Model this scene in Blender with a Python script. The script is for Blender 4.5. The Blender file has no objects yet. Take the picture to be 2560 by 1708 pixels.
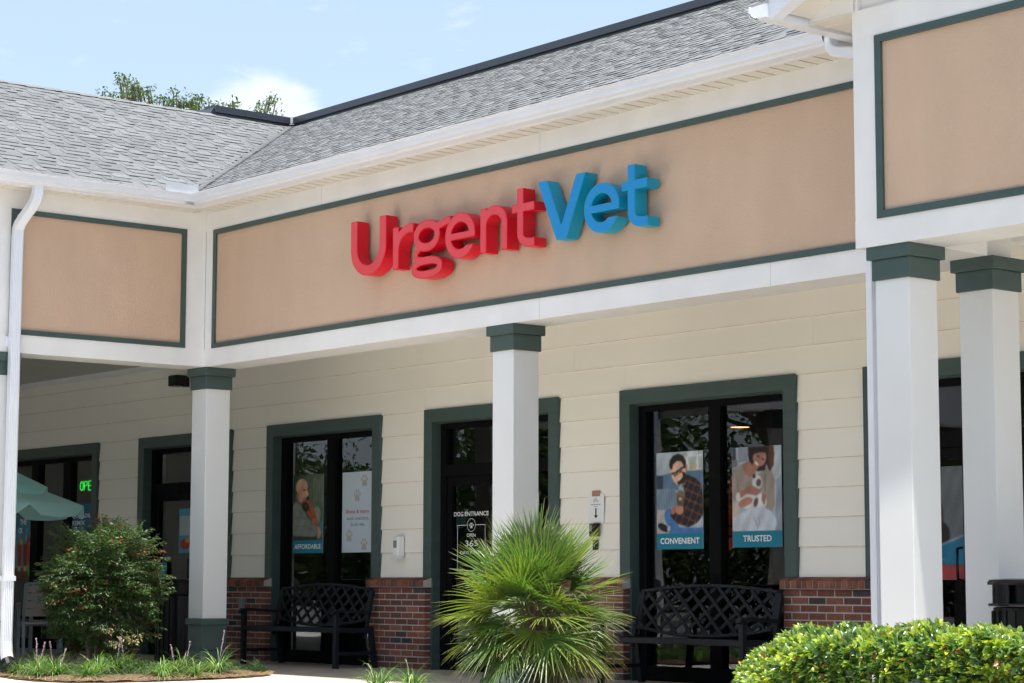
import bpy, bmesh, math, random
import numpy as np
from mathutils import Vector, Matrix
from mathutils.geometry import delaunay_2d_cdt
R = math.radians
rnd = random.Random(7)
nrg = np.random.default_rng(11)
sc = bpy.context.scene
COL = sc.collection

# ------------------------------------------------------------------ camera
CAM = (20.0163, -12.2299, 0.9347)
YAW, PIT, ROL = 0.8799, 0.1112, 0.0020
fw = Vector((-math.sin(YAW) * math.cos(PIT), math.cos(YAW) * math.cos(PIT), math.sin(PIT)))
rt = Vector((math.cos(YAW), math.sin(YAW), 0.0))
up = rt.cross(fw)
rt2 = rt * math.cos(ROL) + up * math.sin(ROL)
up2 = up * math.cos(ROL) - rt * math.sin(ROL)
cd = bpy.data.cameras.new('camera')
cam = bpy.data.objects.new('camera', cd)
COL.objects.link(cam)
m = Matrix((rt2, up2, -fw)).transposed().to_4x4()
m.translation = Vector(CAM)
cam.matrix_world = m
cd.sensor_width = 36.0
cd.lens = 5394.62 / 2560 * 36.0
cd.clip_start = 0.1
cd.clip_end = 3000
sc.camera = cam

# ------------------------------------------------------------------ light
SUN = Vector((0.10, -0.118, 1.0)).normalized()
elev = math.asin(SUN.z)
azim = math.atan2(SUN.x, SUN.y)
sc.view_settings.view_transform = 'Standard'
sc.view_settings.look = 'None'
sc.view_settings.gamma = 1.0
sc.view_settings.exposure = 1.36
w = bpy.data.worlds.new('World')
sc.world = w
w.use_nodes = True
nt = w.node_tree
nt.nodes.clear()
def N_(t, k, **kw):
    n = t.nodes.new(k)
    for a, b in kw.items():
        setattr(n, a, b)
    return n
out = N_(nt, 'ShaderNodeOutputWorld')
bg = N_(nt, 'ShaderNodeBackground')
sky = N_(nt, 'ShaderNodeTexSky', sky_type='NISHITA')
sky.sun_disc = False
sky.sun_elevation = elev
sky.sun_rotation = azim
sky.air_density = 1.0
sky.dust_density = 1.7
sky.ozone_density = 1.2
tc = N_(nt, 'ShaderNodeTexCoord')
def cloudmask(nt, tc):
    mp = N_(nt, 'ShaderNodeMapping')
    mp.inputs['Scale'].default_value = (5.0, 5.0, 12.0)
    nt.links.new(tc.outputs['Generated'], mp.inputs['Vector'])
    no = N_(nt, 'ShaderNodeTexNoise')
    no.inputs['Scale'].default_value = 5.5
    no.inputs['Detail'].default_value = 7
    no.inputs['Roughness'].default_value = 0.58
    no.inputs['Distortion'].default_value = 0.3
    nt.links.new(mp.outputs[0], no.inputs['Vector'])
    acc = no.outputs['Fac']
    # cloud banks where the photograph has them (directions in the sky)
    for d, wid, amp in (((-0.8263, 0.5215, 0.2127), 0.00030, 0.26), ((-0.8165, 0.5345, 0.2120), 0.00034, 0.28), ((-0.8105, 0.5450, 0.2120), 0.00015, 0.14),
                        ((-0.7676, 0.5868, 0.2577), 0.00016, 0.03), ((-0.7656, 0.5946, 0.2455), 0.00018, 0.035), ((-0.7989, 0.5555, 0.2306), 0.0004, -0.02),
                        ((0.2, -0.9, 0.35), 0.20, 0.10), ((-0.7, -0.6, 0.35), 0.15, 0.10)):
        v = Vector(d).normalized()
        dt = N_(nt, 'ShaderNodeVectorMath', operation='DOT_PRODUCT')
        nm = N_(nt, 'ShaderNodeVectorMath', operation='NORMALIZE')
        nt.links.new(tc.outputs['Generated'], nm.inputs[0])
        nt.links.new(nm.outputs[0], dt.inputs[0])
        dt.inputs[1].default_value = v
        mr = N_(nt, 'ShaderNodeMapRange', interpolation_type='SMOOTHSTEP')
        mr.inputs[1].default_value = 1 - wid
        mr.inputs[2].default_value = 1.0
        mr.inputs[3].default_value = 0
        mr.inputs[4].default_value = amp
        nt.links.new(dt.outputs['Value'], mr.inputs[0])
        ad = N_(nt, 'ShaderNodeMath', operation='ADD')
        nt.links.new(acc, ad.inputs[0])
        nt.links.new(mr.outputs[0], ad.inputs[1])
        acc = ad.outputs[0]
    r2 = N_(nt, 'ShaderNodeMapRange', interpolation_type='SMOOTHSTEP')
    r2.inputs[1].default_value = 0.56
    r2.inputs[2].default_value = 0.95
    nt.links.new(acc, r2.inputs[0])
    return r2.outputs[0]
mix = N_(nt, 'ShaderNodeMix', data_type='RGBA')
cmul = N_(nt, 'ShaderNodeMath', operation='MULTIPLY'); cmul.inputs[1].default_value = 0.62
nt.links.new(cloudmask(nt, tc), cmul.inputs[0]); nt.links.new(cmul.outputs[0], mix.inputs[0])
veil = N_(nt, 'ShaderNodeMix', data_type='RGBA'); veil.inputs[0].default_value = 0.38; veil.inputs[7].default_value = (3.6, 4.25, 5.0, 1)
nt.links.new(sky.outputs[0], veil.inputs[6])
nt.links.new(veil.outputs[2], mix.inputs[6])
mix.inputs[7].default_value = (5.2, 5.35, 5.6, 1)
nt.links.new(mix.outputs[2], bg.inputs[0])
bg.inputs[1].default_value = 0.090
nt.links.new(bg.outputs[0], out.inputs[0])
sd = bpy.data.lights.new('sun', 'SUN')
sd.energy = 3.6
sd.angle = R(0.55)
sd.color = (1.0, 0.955, 0.88)
so = bpy.data.objects.new('sun', sd)
COL.objects.link(so)
so.rotation_euler = SUN.to_track_quat('Z', 'Y').to_euler()
so.location = (10, -20, 40)

# ------------------------------------------------------------------ helpers
def lin(c):
    c = np.asarray(c, float)
    return np.where(c <= 0.04045, c / 12.92, ((c + 0.055) / 1.055) ** 2.4)

def tag(o, label=None, cat=None, group=None, kind=None):
    if label: o['label'] = label
    if cat: o['category'] = cat
    if group: o['group'] = group
    if kind: o['kind'] = kind
    return o

def thing(name, loc, label, cat, group=None, rz=0.0):
    o = bpy.data.objects.new(name, None)
    COL.objects.link(o)
    o.location = loc
    o.rotation_euler = (0, 0, rz)
    o.empty_display_size = 0.2
    return tag(o, label, cat, group)

def dup(root, loc, rz=None, label=None):
    r = root.copy(); COL.objects.link(r); r.location = loc
    if rz is not None: r.rotation_euler = (0, 0, rz)
    if label: r['label'] = label
    for ch in list(root.children):
        c = ch.copy(); COL.objects.link(c); c.parent = r
        for g in ch.children:
            d = g.copy(); COL.objects.link(d); d.parent = c
    return r

class MB:
    """collects geometry (verts, faces, colour per face, material per face) into one mesh"""
    def __init__(s):
        s.v = []; s.f = []; s.c = []; s.m = []
    def add(s, vs, fs, col=None, mi=0):
        b = len(s.v)
        s.v += [tuple(p) for p in vs]
        for f in fs:
            s.f.append(tuple(b + i for i in f)); s.c.append(col or (1, 1, 1)); s.m.append(mi)
    def box(s, x0, x1, y0, y1, z0, z1, col=None, mi=0):
        s.add([(x0, y0, z0), (x1, y0, z0), (x1, y1, z0), (x0, y1, z0), (x0, y0, z1), (x1, y0, z1), (x1, y1, z1), (x0, y1, z1)],
              [(0, 3, 2, 1), (4, 5, 6, 7), (0, 1, 5, 4), (1, 2, 6, 5), (2, 3, 7, 6), (3, 0, 4, 7)], col, mi)
    def bbox(s, x0, x1, y0, y1, z0, z1, b=0.004, col=None, mi=0):
        """box with chamfered vertical and top/bottom edges"""
        def ring(z, i):
            return [(x0 + i, y0 + i * 0, z), (x1 - i, y0, z), (x1, y0 + i, z), (x1, y1 - i, z), (x1 - i, y1, z), (x0 + i, y1, z), (x0, y1 - i, z), (x0, y0 + i, z)]
        a = ring(z0 + b, b); c = ring(z1 - b, b)
        lo = [(x0 + b, y0 + b, z0), (x1 - b, y0 + b, z0), (x1 - b, y1 - b, z0), (x0 + b, y1 - b, z0)]
        hi = [(p[0], p[1], z1) for p in lo]
        vs = a + c + lo + hi
        fs = [(i, (i + 1) % 8, 8 + (i + 1) % 8, 8 + i) for i in range(8)]
        for base, q, flip in ((0, 16, 1), (8, 20, 0)):
            r_ = list(range(base, base + 8))
            quads = [(r_[0], r_[1], q + 1, q), (r_[2], r_[3], q + 2, q + 1), (r_[4], r_[5], q + 3, q + 2), (r_[6], r_[7], q, q + 3)]
            tris = [(r_[1], r_[2], q + 1), (r_[3], r_[4], q + 2), (r_[5], r_[6], q + 3), (r_[7], r_[0], q)]
            for f in quads + tris:
                fs.append(tuple(reversed(f)) if flip else f)
        fs += [(19, 18, 17, 16), (20, 21, 22, 23)]
        s.add(vs, fs, col, mi)
    def extr(s, prof, axis, a, b, col=None, mi=0, closed=True):
        """profile [(p,q)...] swept along an axis from a to b. axis 'x': profile=(y,z); 'y': (x,z); 'z': (x,y)"""
        def P(p, t):
            return {'x': (t, p[0], p[1]), 'y': (p[0], t, p[1]), 'z': (p[0], p[1], t)}[axis]
        n = len(prof)
        s.add([P(p, a) for p in prof] + [P(p, b) for p in prof],
              [(i, (i + 1) % n, n + (i + 1) % n, n + i) for i in range(n if closed else n - 1)] + ([tuple(range(n - 1, -1, -1)), tuple(range(n, 2 * n))] if closed else []), col, mi)
    def bar(s, p, q, wd, ht, col=None, mi=0, upv=(0, 0, 1)):
        p, q = Vector(p), Vector(q)
        d = (q - p).normalized()
        a = d.cross(Vector(upv))
        if a.length < 1e-4: a = d.cross(Vector((1, 0, 0)))
        a.normalize(); b = a.cross(d)
        o = [(-1, -1), (1, -1), (1, 1), (-1, 1)]
        s.add([p + a * (i * wd / 2) + b * (j * ht / 2) for i, j in o] + [q + a * (i * wd / 2) + b * (j * ht / 2) for i, j in o],
              [(0, 1, 5, 4), (1, 2, 6, 5), (2, 3, 7, 6), (3, 0, 4, 7), (3, 2, 1, 0), (4, 5, 6, 7)], col, mi)
    def tube(s, pts, rad, n=8, col=None, mi=0, cap=True):
        pts = [Vector(p) for p in pts]
        k = len(pts)
        rr = rad if hasattr(rad, '__len__') else [rad] * k
        vs = []
        ref = Vector((0.123, 0.31, 0.94)).normalized()
        for i, p in enumerate(pts):
            d = (pts[min(i + 1, k - 1)] - pts[max(i - 1, 0)]).normalized()
            a = d.cross(ref)
            if a.length < 1e-3: a = d.cross(Vector((1, 0, 0)))
            a.normalize(); b = a.cross(d)
            for j in range(n):
                t = 2 * math.pi * j / n
                vs.append(p + a * (math.cos(t) * rr[i]) + b * (math.sin(t) * rr[i]))
        fs = [(i * n + j, i * n + (j + 1) % n, (i + 1) * n + (j + 1) % n, (i + 1) * n + j) for i in range(k - 1) for j in range(n)]
        if cap:
            fs += [tuple(range(n - 1, -1, -1)), tuple((k - 1) * n + j for j in range(n))]
        s.add(vs, fs, col, mi)
    def rtube(s, pts, wd, dp, side=(1, 0, 0), col=None, mi=0):
        """rectangular (downspout) section swept along pts; side = width direction"""
        pts = [Vector(p) for p in pts]; sd_ = Vector(side).normalized(); k = len(pts)
        prof = []
        nfl = 5
        for i in range(nfl * 2):       # fluted front
            t = -0.5 + 0.08 + 0.84 * i / (nfl * 2 - 1)
            prof.append((t * wd, -dp / 2 + (0.004 if i % 2 else 0.0)))
        prof = [(-wd / 2, -dp / 2 + 0.008)] + prof + [(wd / 2, -dp / 2 + 0.008), (wd / 2, dp / 2 - 0.008), (wd / 2 - .008, dp / 2), (-wd / 2 + .008, dp / 2), (-wd / 2, dp / 2 - 0.008)]
        n = len(prof); vs = []
        for i, p in enumerate(pts):
            d = (pts[min(i + 1, k - 1)] - pts[max(i - 1, 0)]).normalized()
            b = sd_.cross(d).normalized()
            for (x, y) in prof:
                vs.append(p + sd_ * x + b * y)
        fs = [(i * n + j, i * n + (j + 1) % n, (i + 1) * n + (j + 1) % n, (i + 1) * n + j) for i in range(k - 1) for j in range(n)]
        fs += [tuple(range(n - 1, -1, -1)), tuple((k - 1) * n + j for j in range(n))]
        s.add(vs, fs, col, mi)
    def lathe(s, prof, c=(0, 0, 0), n=24, col=None, mi=0):
        vs = []; k = len(prof)
        for (r_, z) in prof:
            for j in range(n):
                t = 2 * math.pi * j / n
                vs.append((c[0] + r_ * math.cos(t), c[1] + r_ * math.sin(t), c[2] + z))
        fs = [(i * n + j, i * n + (j + 1) % n, (i + 1) * n + (j + 1) % n, (i + 1) * n + j) for i in range(k - 1) for j in range(n)]
        s.add(vs, fs, col, mi)
    def build(s, name, mats, parent=None, smooth=False, loc=None):
        if not isinstance(mats, (list, tuple)): mats = [mats]
        me = bpy.data.meshes.new(name)
        me.from_pydata(s.v, [], s.f)
        for mm in mats: me.materials.append(mm)
        if len(mats) > 1: me.polygons.foreach_set('material_index', s.m)
        if any(c != (1, 1, 1) for c in s.c):
            at = me.attributes.new('col', 'FLOAT_COLOR', 'CORNER')
            n = np.array([len(f) for f in s.f])
            cc = np.repeat(np.array(s.c, np.float32), n, axis=0)
            cc = np.concatenate([cc, np.ones((len(cc), 1), np.float32)], 1)
            at.data.foreach_set('color', cc.ravel())
        if smooth: me.shade_smooth()
        o = bpy.data.objects.new(name, me)
        COL.objects.link(o)
        if parent: o.parent = parent
        if loc: o.location = loc
        return o

def npmesh(name, V, F, mat, parent=None, colv=None, smooth=False, mi=None):
    """V (n,3); F (m,k) equal-size faces; colv per vertex"""
    me = bpy.data.meshes.new(name)
    V = np.asarray(V, np.float32); F = np.asarray(F, np.int32)
    k = F.shape[1]
    me.vertices.add(len(V)); me.vertices.foreach_set('co', V.ravel())
    me.loops.add(F.size); me.loops.foreach_set('vertex_index', F.ravel())
    me.polygons.add(len(F)); me.polygons.foreach_set('loop_start', np.arange(len(F), dtype=np.int32) * k)
    try: me.polygons.foreach_set('loop_total', np.full(len(F), k, np.int32))
    except Exception: pass
    for mm in (mat if isinstance(mat, (list, tuple)) else [mat]): me.materials.append(mm)
    if mi is not None: me.polygons.foreach_set('material_index', mi)
    me.update(calc_edges=True)
    if colv is not None:
        at = me.attributes.new('col', 'FLOAT_COLOR', 'POINT')
        at.data.foreach_set('color', np.concatenate([np.asarray(colv, np.float32), np.ones((len(V), 1), np.float32)], 1).ravel())
    if smooth: me.shade_smooth()
    o = bpy.data.objects.new(name, me)
    COL.objects.link(o)
    if parent: o.parent = parent
    return o

# ------------------------------------------------------------------ materials
def mat(name, col, rough=0.6, noise=0.06, nscale=6.0, bump=0.0, bscale=60.0, metal=0.0, spec=0.4, attr=False, stretch=None, coat=0.0):
    m = bpy.data.materials.new(name)
    m.use_nodes = True
    t = m.node_tree; t.nodes.clear()
    o = N_(t, 'ShaderNodeOutputMaterial'); p = N_(t, 'ShaderNodeBsdfPrincipled')
    t.links.new(p.outputs[0], o.inputs[0])
    p.inputs['Roughness'].default_value = rough
    p.inputs['Metallic'].default_value = metal
    p.inputs['Specular IOR Level'].default_value = spec
    p.inputs['Coat Weight'].default_value = coat
    c = N_(t, 'ShaderNodeTexCoord'); mp = N_(t, 'ShaderNodeMapping')
    if stretch: mp.inputs['Scale'].default_value = stretch
    t.links.new(c.outputs['Object'], mp.inputs[0])
    n = N_(t, 'ShaderNodeTexNoise'); n.inputs['Scale'].default_value = nscale; n.inputs['Detail'].default_value = 6
    t.links.new(mp.outputs[0], n.inputs['Vector'])
    mr = N_(t, 'ShaderNodeMapRange'); mr.inputs[1].default_value = 0.3; mr.inputs[2].default_value = 0.7
    mr.inputs[3].default_value = 1 - noise; mr.inputs[4].default_value = 1 + noise
    t.links.new(n.outputs['Fac'], mr.inputs[0])
    mx = N_(t, 'ShaderNodeMix', data_type='RGBA', blend_type='MULTIPLY'); mx.inputs[0].default_value = 1
    if attr:
        a = N_(t, 'ShaderNodeAttribute'); a.attribute_name = 'col'
        m2 = N_(t, 'ShaderNodeMix', data_type='RGBA', blend_type='MULTIPLY'); m2.inputs[0].default_value = 1
        t.links.new(a.outputs['Color'], m2.inputs[6]); m2.inputs[7].default_value = (*col, 1)
        t.links.new(m2.outputs[2], mx.inputs[6])
    else:
        mx.inputs[6].default_value = (*col, 1)
    t.links.new(mr.outputs[0], mx.inputs[7])
    t.links.new(mx.outputs[2], p.inputs['Base Color'])
    if bump > 0:
        b = N_(t, 'ShaderNodeBump'); b.inputs['Strength'].default_value = bump; b.inputs['Distance'].default_value = 0.01
        n2 = N_(t, 'ShaderNodeTexNoise'); n2.inputs['Scale'].default_value = bscale; n2.inputs['Detail'].default_value = 5
        t.links.new(mp.outputs[0], n2.inputs['Vector'])
        t.links.new(n2.outputs['Fac'], b.inputs['Height']); t.links.new(b.outputs[0], p.inputs['Normal'])
    m['p'] = p.name
    return m

def leafmat(name, tint=(1, 1, 1), rough=0.4, trans=0.35, spec=0.5, ttint=(1.15, 1.3, 0.45)):
    m = bpy.data.materials.new(name); m.use_nodes = True
    t = m.node_tree; t.nodes.clear()
    o = N_(t, 'ShaderNodeOutputMaterial'); p = N_(t, 'ShaderNodeBsdfPrincipled'); tr = N_(t, 'ShaderNodeBsdfTranslucent'); mx = N_(t, 'ShaderNodeMixShader')
    a = N_(t, 'ShaderNodeAttribute'); a.attribute_name = 'col'
    ml = N_(t, 'ShaderNodeMix', data_type='RGBA', blend_type='MULTIPLY'); ml.inputs[0].default_value = 1; ml.inputs[7].default_value = (*tint, 1)
    t.links.new(a.outputs['Color'], ml.inputs[6])
    m2 = N_(t, 'ShaderNodeMix', data_type='RGBA', blend_type='MULTIPLY'); m2.inputs[0].default_value = 1; m2.inputs[7].default_value = (*ttint, 1)
    t.links.new(ml.outputs[2], m2.inputs[6])
    t.links.new(ml.outputs[2], p.inputs['Base Color']); t.links.new(m2.outputs[2], tr.inputs['Color'])
    p.inputs['Roughness'].default_value = rough; p.inputs['Specular IOR Level'].default_value = spec
    mx.inputs[0].default_value = trans
    t.links.new(p.outputs[0], mx.inputs[1]); t.links.new(tr.outputs[0], mx.inputs[2]); t.links.new(mx.outputs[0], o.inputs[0])
    return m

def glassmat(name, tint, refl=1.0):
    m = bpy.data.materials.new(name); m.use_nodes = True
    t = m.node_tree; t.nodes.clear()
    o = N_(t, 'ShaderNodeOutputMaterial'); g = N_(t, 'ShaderNodeBsdfGlossy'); tr = N_(t, 'ShaderNodeBsdfTransparent'); mx = N_(t, 'ShaderNodeMixShader')
    g.inputs['Roughness'].default_value = 0.0; g.inputs['Color'].default_value = (0.92, 0.95, 1, 1)
    tr.inputs['Color'].default_value = (*tint, 1)
    fr = N_(t, 'ShaderNodeFresnel'); fr.inputs[0].default_value = 1.5
    mu = N_(t, 'ShaderNodeMath', operation='MULTIPLY'); mu.inputs[1].default_value = refl; mu.use_clamp = True
    # faint waviness of float glass
    c = N_(t, 'ShaderNodeTexCoord'); n = N_(t, 'ShaderNodeTexNoise'); n.inputs['Scale'].default_value = 1.3; n.inputs['Detail'].default_value = 1
    b = N_(t, 'ShaderNodeBump'); b.inputs['Strength'].default_value = 0.10; b.inputs['Distance'].default_value = 0.02
    t.links.new(c.outputs['Object'], n.inputs['Vector']); t.links.new(n.outputs['Fac'], b.inputs['Height']); t.links.new(b.outputs[0], g.inputs['Normal'])
    ge_ = N_(t, 'ShaderNodeNewGeometry'); iv = N_(t, 'ShaderNodeMath', operation='SUBTRACT'); iv.inputs[0].default_value = 1.0
    t.links.new(ge_.outputs['Backfacing'], iv.inputs[1]); m3 = N_(t, 'ShaderNodeMath', operation='MULTIPLY')
    t.links.new(fr.outputs[0], mu.inputs[0]); t.links.new(mu.outputs[0], m3.inputs[0]); t.links.new(iv.outputs[0], m3.inputs[1]); t.links.new(m3.outputs[0], mx.inputs[0])
    t.links.new(tr.outputs[0], mx.inputs[1]); t.links.new(g.outputs[0], mx.inputs[2]); t.links.new(mx.outputs[0], o.inputs[0])
    return m

def emis(name, col, s):
    m = bpy.data.materials.new(name); m.use_nodes = True
    t = m.node_tree; t.nodes.clear()
    o = N_(t, 'ShaderNodeOutputMaterial'); e = N_(t, 'ShaderNodeEmission')
    e.inputs[0].default_value = (*col, 1); e.inputs[1].default_value = s
    t.links.new(e.outputs[0], o.inputs[0]); return m

M = {}
M['siding'] = mat('siding_paint', (0.92, 0.88, 0.80), 0.62, 0.02, 1.2, 0.03, 30)
M['trimwhite'] = mat('white_trim_paint', (0.80, 0.795, 0.785), 0.5, 0.045, 2.5, 0.04, 30)
M['column'] = mat('column_paint', (0.73, 0.74, 0.74), 0.45, 0.015, 2.0, 0.03, 30)
M['alu'] = mat('white_gutter_metal', (0.76, 0.79, 0.86), 0.30, 0.03, 3.0, 0.03, 12, spec=0.5)
M['soffit'] = mat('soffit_vinyl', (0.72, 0.68, 0.62), 0.5, 0.03, 2)
M['green'] = mat('green_trim_paint', (0.056, 0.091, 0.086), 0.42, 0.08, 4.0, 0.08, 25, stretch=(1, 1, 3))
M['stucco'] = mat('tan_stucco', (0.60, 0.425, 0.305), 0.85, 0.05, 2.4, 0.6, 130, stretch=(1, 1, 0.45))
def stucco_dirt(m):
    t = m.node_tree; p = [n for n in t.nodes if n.type == 'BSDF_PRINCIPLED'][0]
    src = p.inputs['Base Color'].links[0].from_socket
    c = N_(t, 'ShaderNodeTexCoord'); sp = N_(t, 'ShaderNodeSeparateXYZ'); t.links.new(c.outputs['Object'], sp.inputs[0])
    mp = N_(t, 'ShaderNodeMapping'); mp.inputs['Scale'].default_value = (2.2, 2.2, 1.1); t.links.new(c.outputs['Object'], mp.inputs[0])
    n = N_(t, 'ShaderNodeTexNoise'); n.inputs['Scale'].default_value = 1.6; n.inputs['Detail'].default_value = 8; t.links.new(mp.outputs[0], n.inputs['Vector'])
    def band(a, b_, c_, d_):
        r1 = N_(t, 'ShaderNodeMapRange', interpolation_type='SMOOTHSTEP'); r1.inputs[1].default_value = a; r1.inputs[2].default_value = b_; t.links.new(sp.outputs['Z'], r1.inputs[0])
        r2 = N_(t, 'ShaderNodeMapRange', interpolation_type='SMOOTHSTEP'); r2.inputs[1].default_value = c_; r2.inputs[2].default_value = d_; r2.inputs[3].default_value = 1; r2.inputs[4].default_value = 0; t.links.new(sp.outputs['Z'], r2.inputs[0])
        mu = N_(t, 'ShaderNodeMath', operation='MULTIPLY'); t.links.new(r1.outputs[0], mu.inputs[0]); t.links.new(r2.outputs[0], mu.inputs[1]); return mu.outputs[0]
    nr = N_(t, 'ShaderNodeMapRange', interpolation_type='SMOOTHSTEP'); nr.inputs[1].default_value = 0.42; nr.inputs[2].default_value = 0.68; t.links.new(n.outputs['Fac'], nr.inputs[0])
    rx = N_(t, 'ShaderNodeMapRange', interpolation_type='SMOOTHSTEP'); rx.inputs[1].default_value = 2.7; rx.inputs[2].default_value = 3.1; t.links.new(sp.outputs['X'], rx.inputs[0])
    ry = N_(t, 'ShaderNodeMapRange', interpolation_type='SMOOTHSTEP'); ry.inputs[1].default_value = 7.0; ry.inputs[2].default_value = 7.6; ry.inputs[3].default_value = 1; ry.inputs[4].default_value = 0; t.links.new(sp.outputs['X'], ry.inputs[0])
    rm = N_(t, 'ShaderNodeMath', operation='MULTIPLY'); t.links.new(rx.outputs[0], rm.inputs[0]); t.links.new(ry.outputs[0], rm.inputs[1])
    rn = N_(t, 'ShaderNodeMath', operation='MULTIPLY'); t.links.new(rm.outputs[0], rn.inputs[0]); t.links.new(nr.outputs[0], rn.inputs[1])
    a1 = N_(t, 'ShaderNodeMath', operation='MULTIPLY'); t.links.new(band(4.28, 4.42, 4.46, 4.66), a1.inputs[0]); t.links.new(rn.outputs[0], a1.inputs[1])
    a2 = N_(t, 'ShaderNodeMath', operation='MULTIPLY'); t.links.new(band(3.3, 3.4, 3.492, 3.53), a2.inputs[0]); a2.inputs[1].default_value = 0.9
    sm = N_(t, 'ShaderNodeMath', operation='MAXIMUM'); t.links.new(a1.outputs[0], sm.inputs[0]); t.links.new(a2.outputs[0], sm.inputs[1])
    sc_ = N_(t, 'ShaderNodeMath', operation='MULTIPLY'); sc_.inputs[1].default_value = 0.16; t.links.new(sm.outputs[0], sc_.inputs[0])
    mx = N_(t, 'ShaderNodeMix', data_type='RGBA'); t.links.new(sc_.outputs[0], mx.inputs[0]); t.links.new(src, mx.inputs[6]); mx.inputs[7].default_value = (0.20, 0.17, 0.15, 1)
    t.links.new(mx.outputs[2], p.inputs['Base Color'])
stucco_dirt(M['stucco'])
M['ceiling'] = mat('ceiling_paint', (0.55, 0.55, 0.49), 0.7, 0.03, 2)
M['shingle'] = mat('roof_shingle', (0.62, 0.64, 0.66), 0.9, 0.22, 55, 0.5, 300, attr=True, spec=0.2)
M['coping'] = mat('dark_metal_coping', (0.040, 0.043, 0.052), 0.33, 0.1, 2, metal=0.0, spec=0.6)
M['brick'] = mat('brick_face', (1, 1, 1), 0.88, 0.16, 30, 0.5, 90, attr=True, spec=0.2)
M['mortar'] = mat('mortar', (0.50, 0.47, 0.44), 0.95, 0.10, 40, 0.5, 120, spec=0.1)
M['black'] = mat('black_window_metal', (0.006, 0.006, 0.007), 0.6, 0.1, 5, spec=0.06)
M['blackgloss'] = mat('black_plastic', (0.007, 0.007, 0.008), 0.28, 0.1, 5, spec=0.28)
M['bench'] = mat('bench_metal', (0.011, 0.014, 0.019), 0.45, 0.12, 8, 0.05, 60, spec=0.25)
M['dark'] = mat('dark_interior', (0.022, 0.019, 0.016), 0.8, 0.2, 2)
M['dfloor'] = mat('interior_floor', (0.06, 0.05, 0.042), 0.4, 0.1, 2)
M['glass'] = glassmat('window_glass', (0.92, 0.92, 0.92), 1.35)
M['conc'] = mat('porch_concrete', (0.40, 0.34, 0.285), 0.8, 0.14, 2.2, 0.25, 70)
M['pave'] = mat('light_pavement', (0.74, 0.70, 0.63), 0.85, 0.06, 2.0, 0.25, 90)
M['asphalt'] = mat('asphalt', (0.15, 0.145, 0.138), 0.9, 0.25, 8, 0.5, 120)
M['soil'] = mat('pine_straw_soil', (0.115, 0.075, 0.045), 0.95, 0.45, 25, 0.8, 60)
M['bark'] = mat('bark', (0.16, 0.12, 0.09), 0.9, 0.3, 14, 0.7, 40, stretch=(1, 1, 0.3))
M['white'] = mat('white_vinyl', (0.85, 0.86, 0.87), 0.5, 0.02, 4)
M['redface'] = mat('red_letter_face', (0.74, 0.06, 0.08), 0.32, 0.03, 3, spec=0.5)
M['redside'] = mat('red_letter_return', (0.68, 0.004, 0.022), 0.35, 0.05, 3, spec=0.5)
M['blueface'] = mat('blue_letter_face', (0.0, 0.25, 0.60), 0.32, 0.03, 3, spec=0.5)
M['blueside'] = mat('blue_letter_return', (0.0, 0.32, 0.50), 0.35, 0.05, 3, spec=0.5)
M['poster'] = mat('printed_poster', (1, 1, 1), 0.5, 0.01, 3, attr=True)
M['band'] = mat('teal_band', (0.0, 0.20, 0.30), 0.5, 0.02, 3)
M['grey'] = mat('grey_metal', (0.20, 0.23, 0.25), 0.4, 0.06, 5)
M['slat'] = mat('brown_slat', (0.20, 0.085, 0.045), 0.6, 0.15, 12, stretch=(1, 8, 8))
M['taupe'] = mat('taupe_slat', (0.30, 0.26, 0.23), 0.6, 0.1, 12)
M['leaf'] = leafmat('leaf', rough=0.45, trans=0.30)
M['gloss_leaf'] = leafmat('glossy_leaf', rough=0.30, trans=0.30, spec=0.55)
M['palm'] = leafmat('palm_leaf', rough=0.33, trans=0.28, spec=0.55)

# ------------------------------------------------------------------ dimensions recovered from the photo
D = 2.02          # wall casing plane (the facade beam plane is Y=0, left wing plane is X=0)
GY = D + 0.15     # glass plane
ZB0, ZB1 = 3.245, 3.432      # beam bottom / panel outer bottom
ZP1 = 4.722                  # panel outer top
ZS = 4.912                   # soffit
XB, YB = 10.094, -0.924      # bay corner
BW = 0.414
WX0 = -11.0                  # far left end of the back wall
WX1 = 13.5
WING_Y = -9.0

# ================================================================== SETTING
def ngon(name, pts, z, mt, th=0.0, kind='structure'):
    b = MB()
    n = len(pts)
    if th:
        b.add([(x, y, z) for x, y in pts] + [(x, y, z - th) for x, y in pts], [tuple(range(n))] + [tuple((i, n + i, n + (i + 1) % n, (i + 1) % n)) for i in range(n)])
    else:
        b.add([(x, y, z) for x, y in pts], [tuple(range(n))])
    return tag(b.build(name, mt), kind=kind)
ngon('ground', [(-400, -400), (400, -400), (400, 400), (-400, 400)], -0.17, M['asphalt'])
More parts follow.
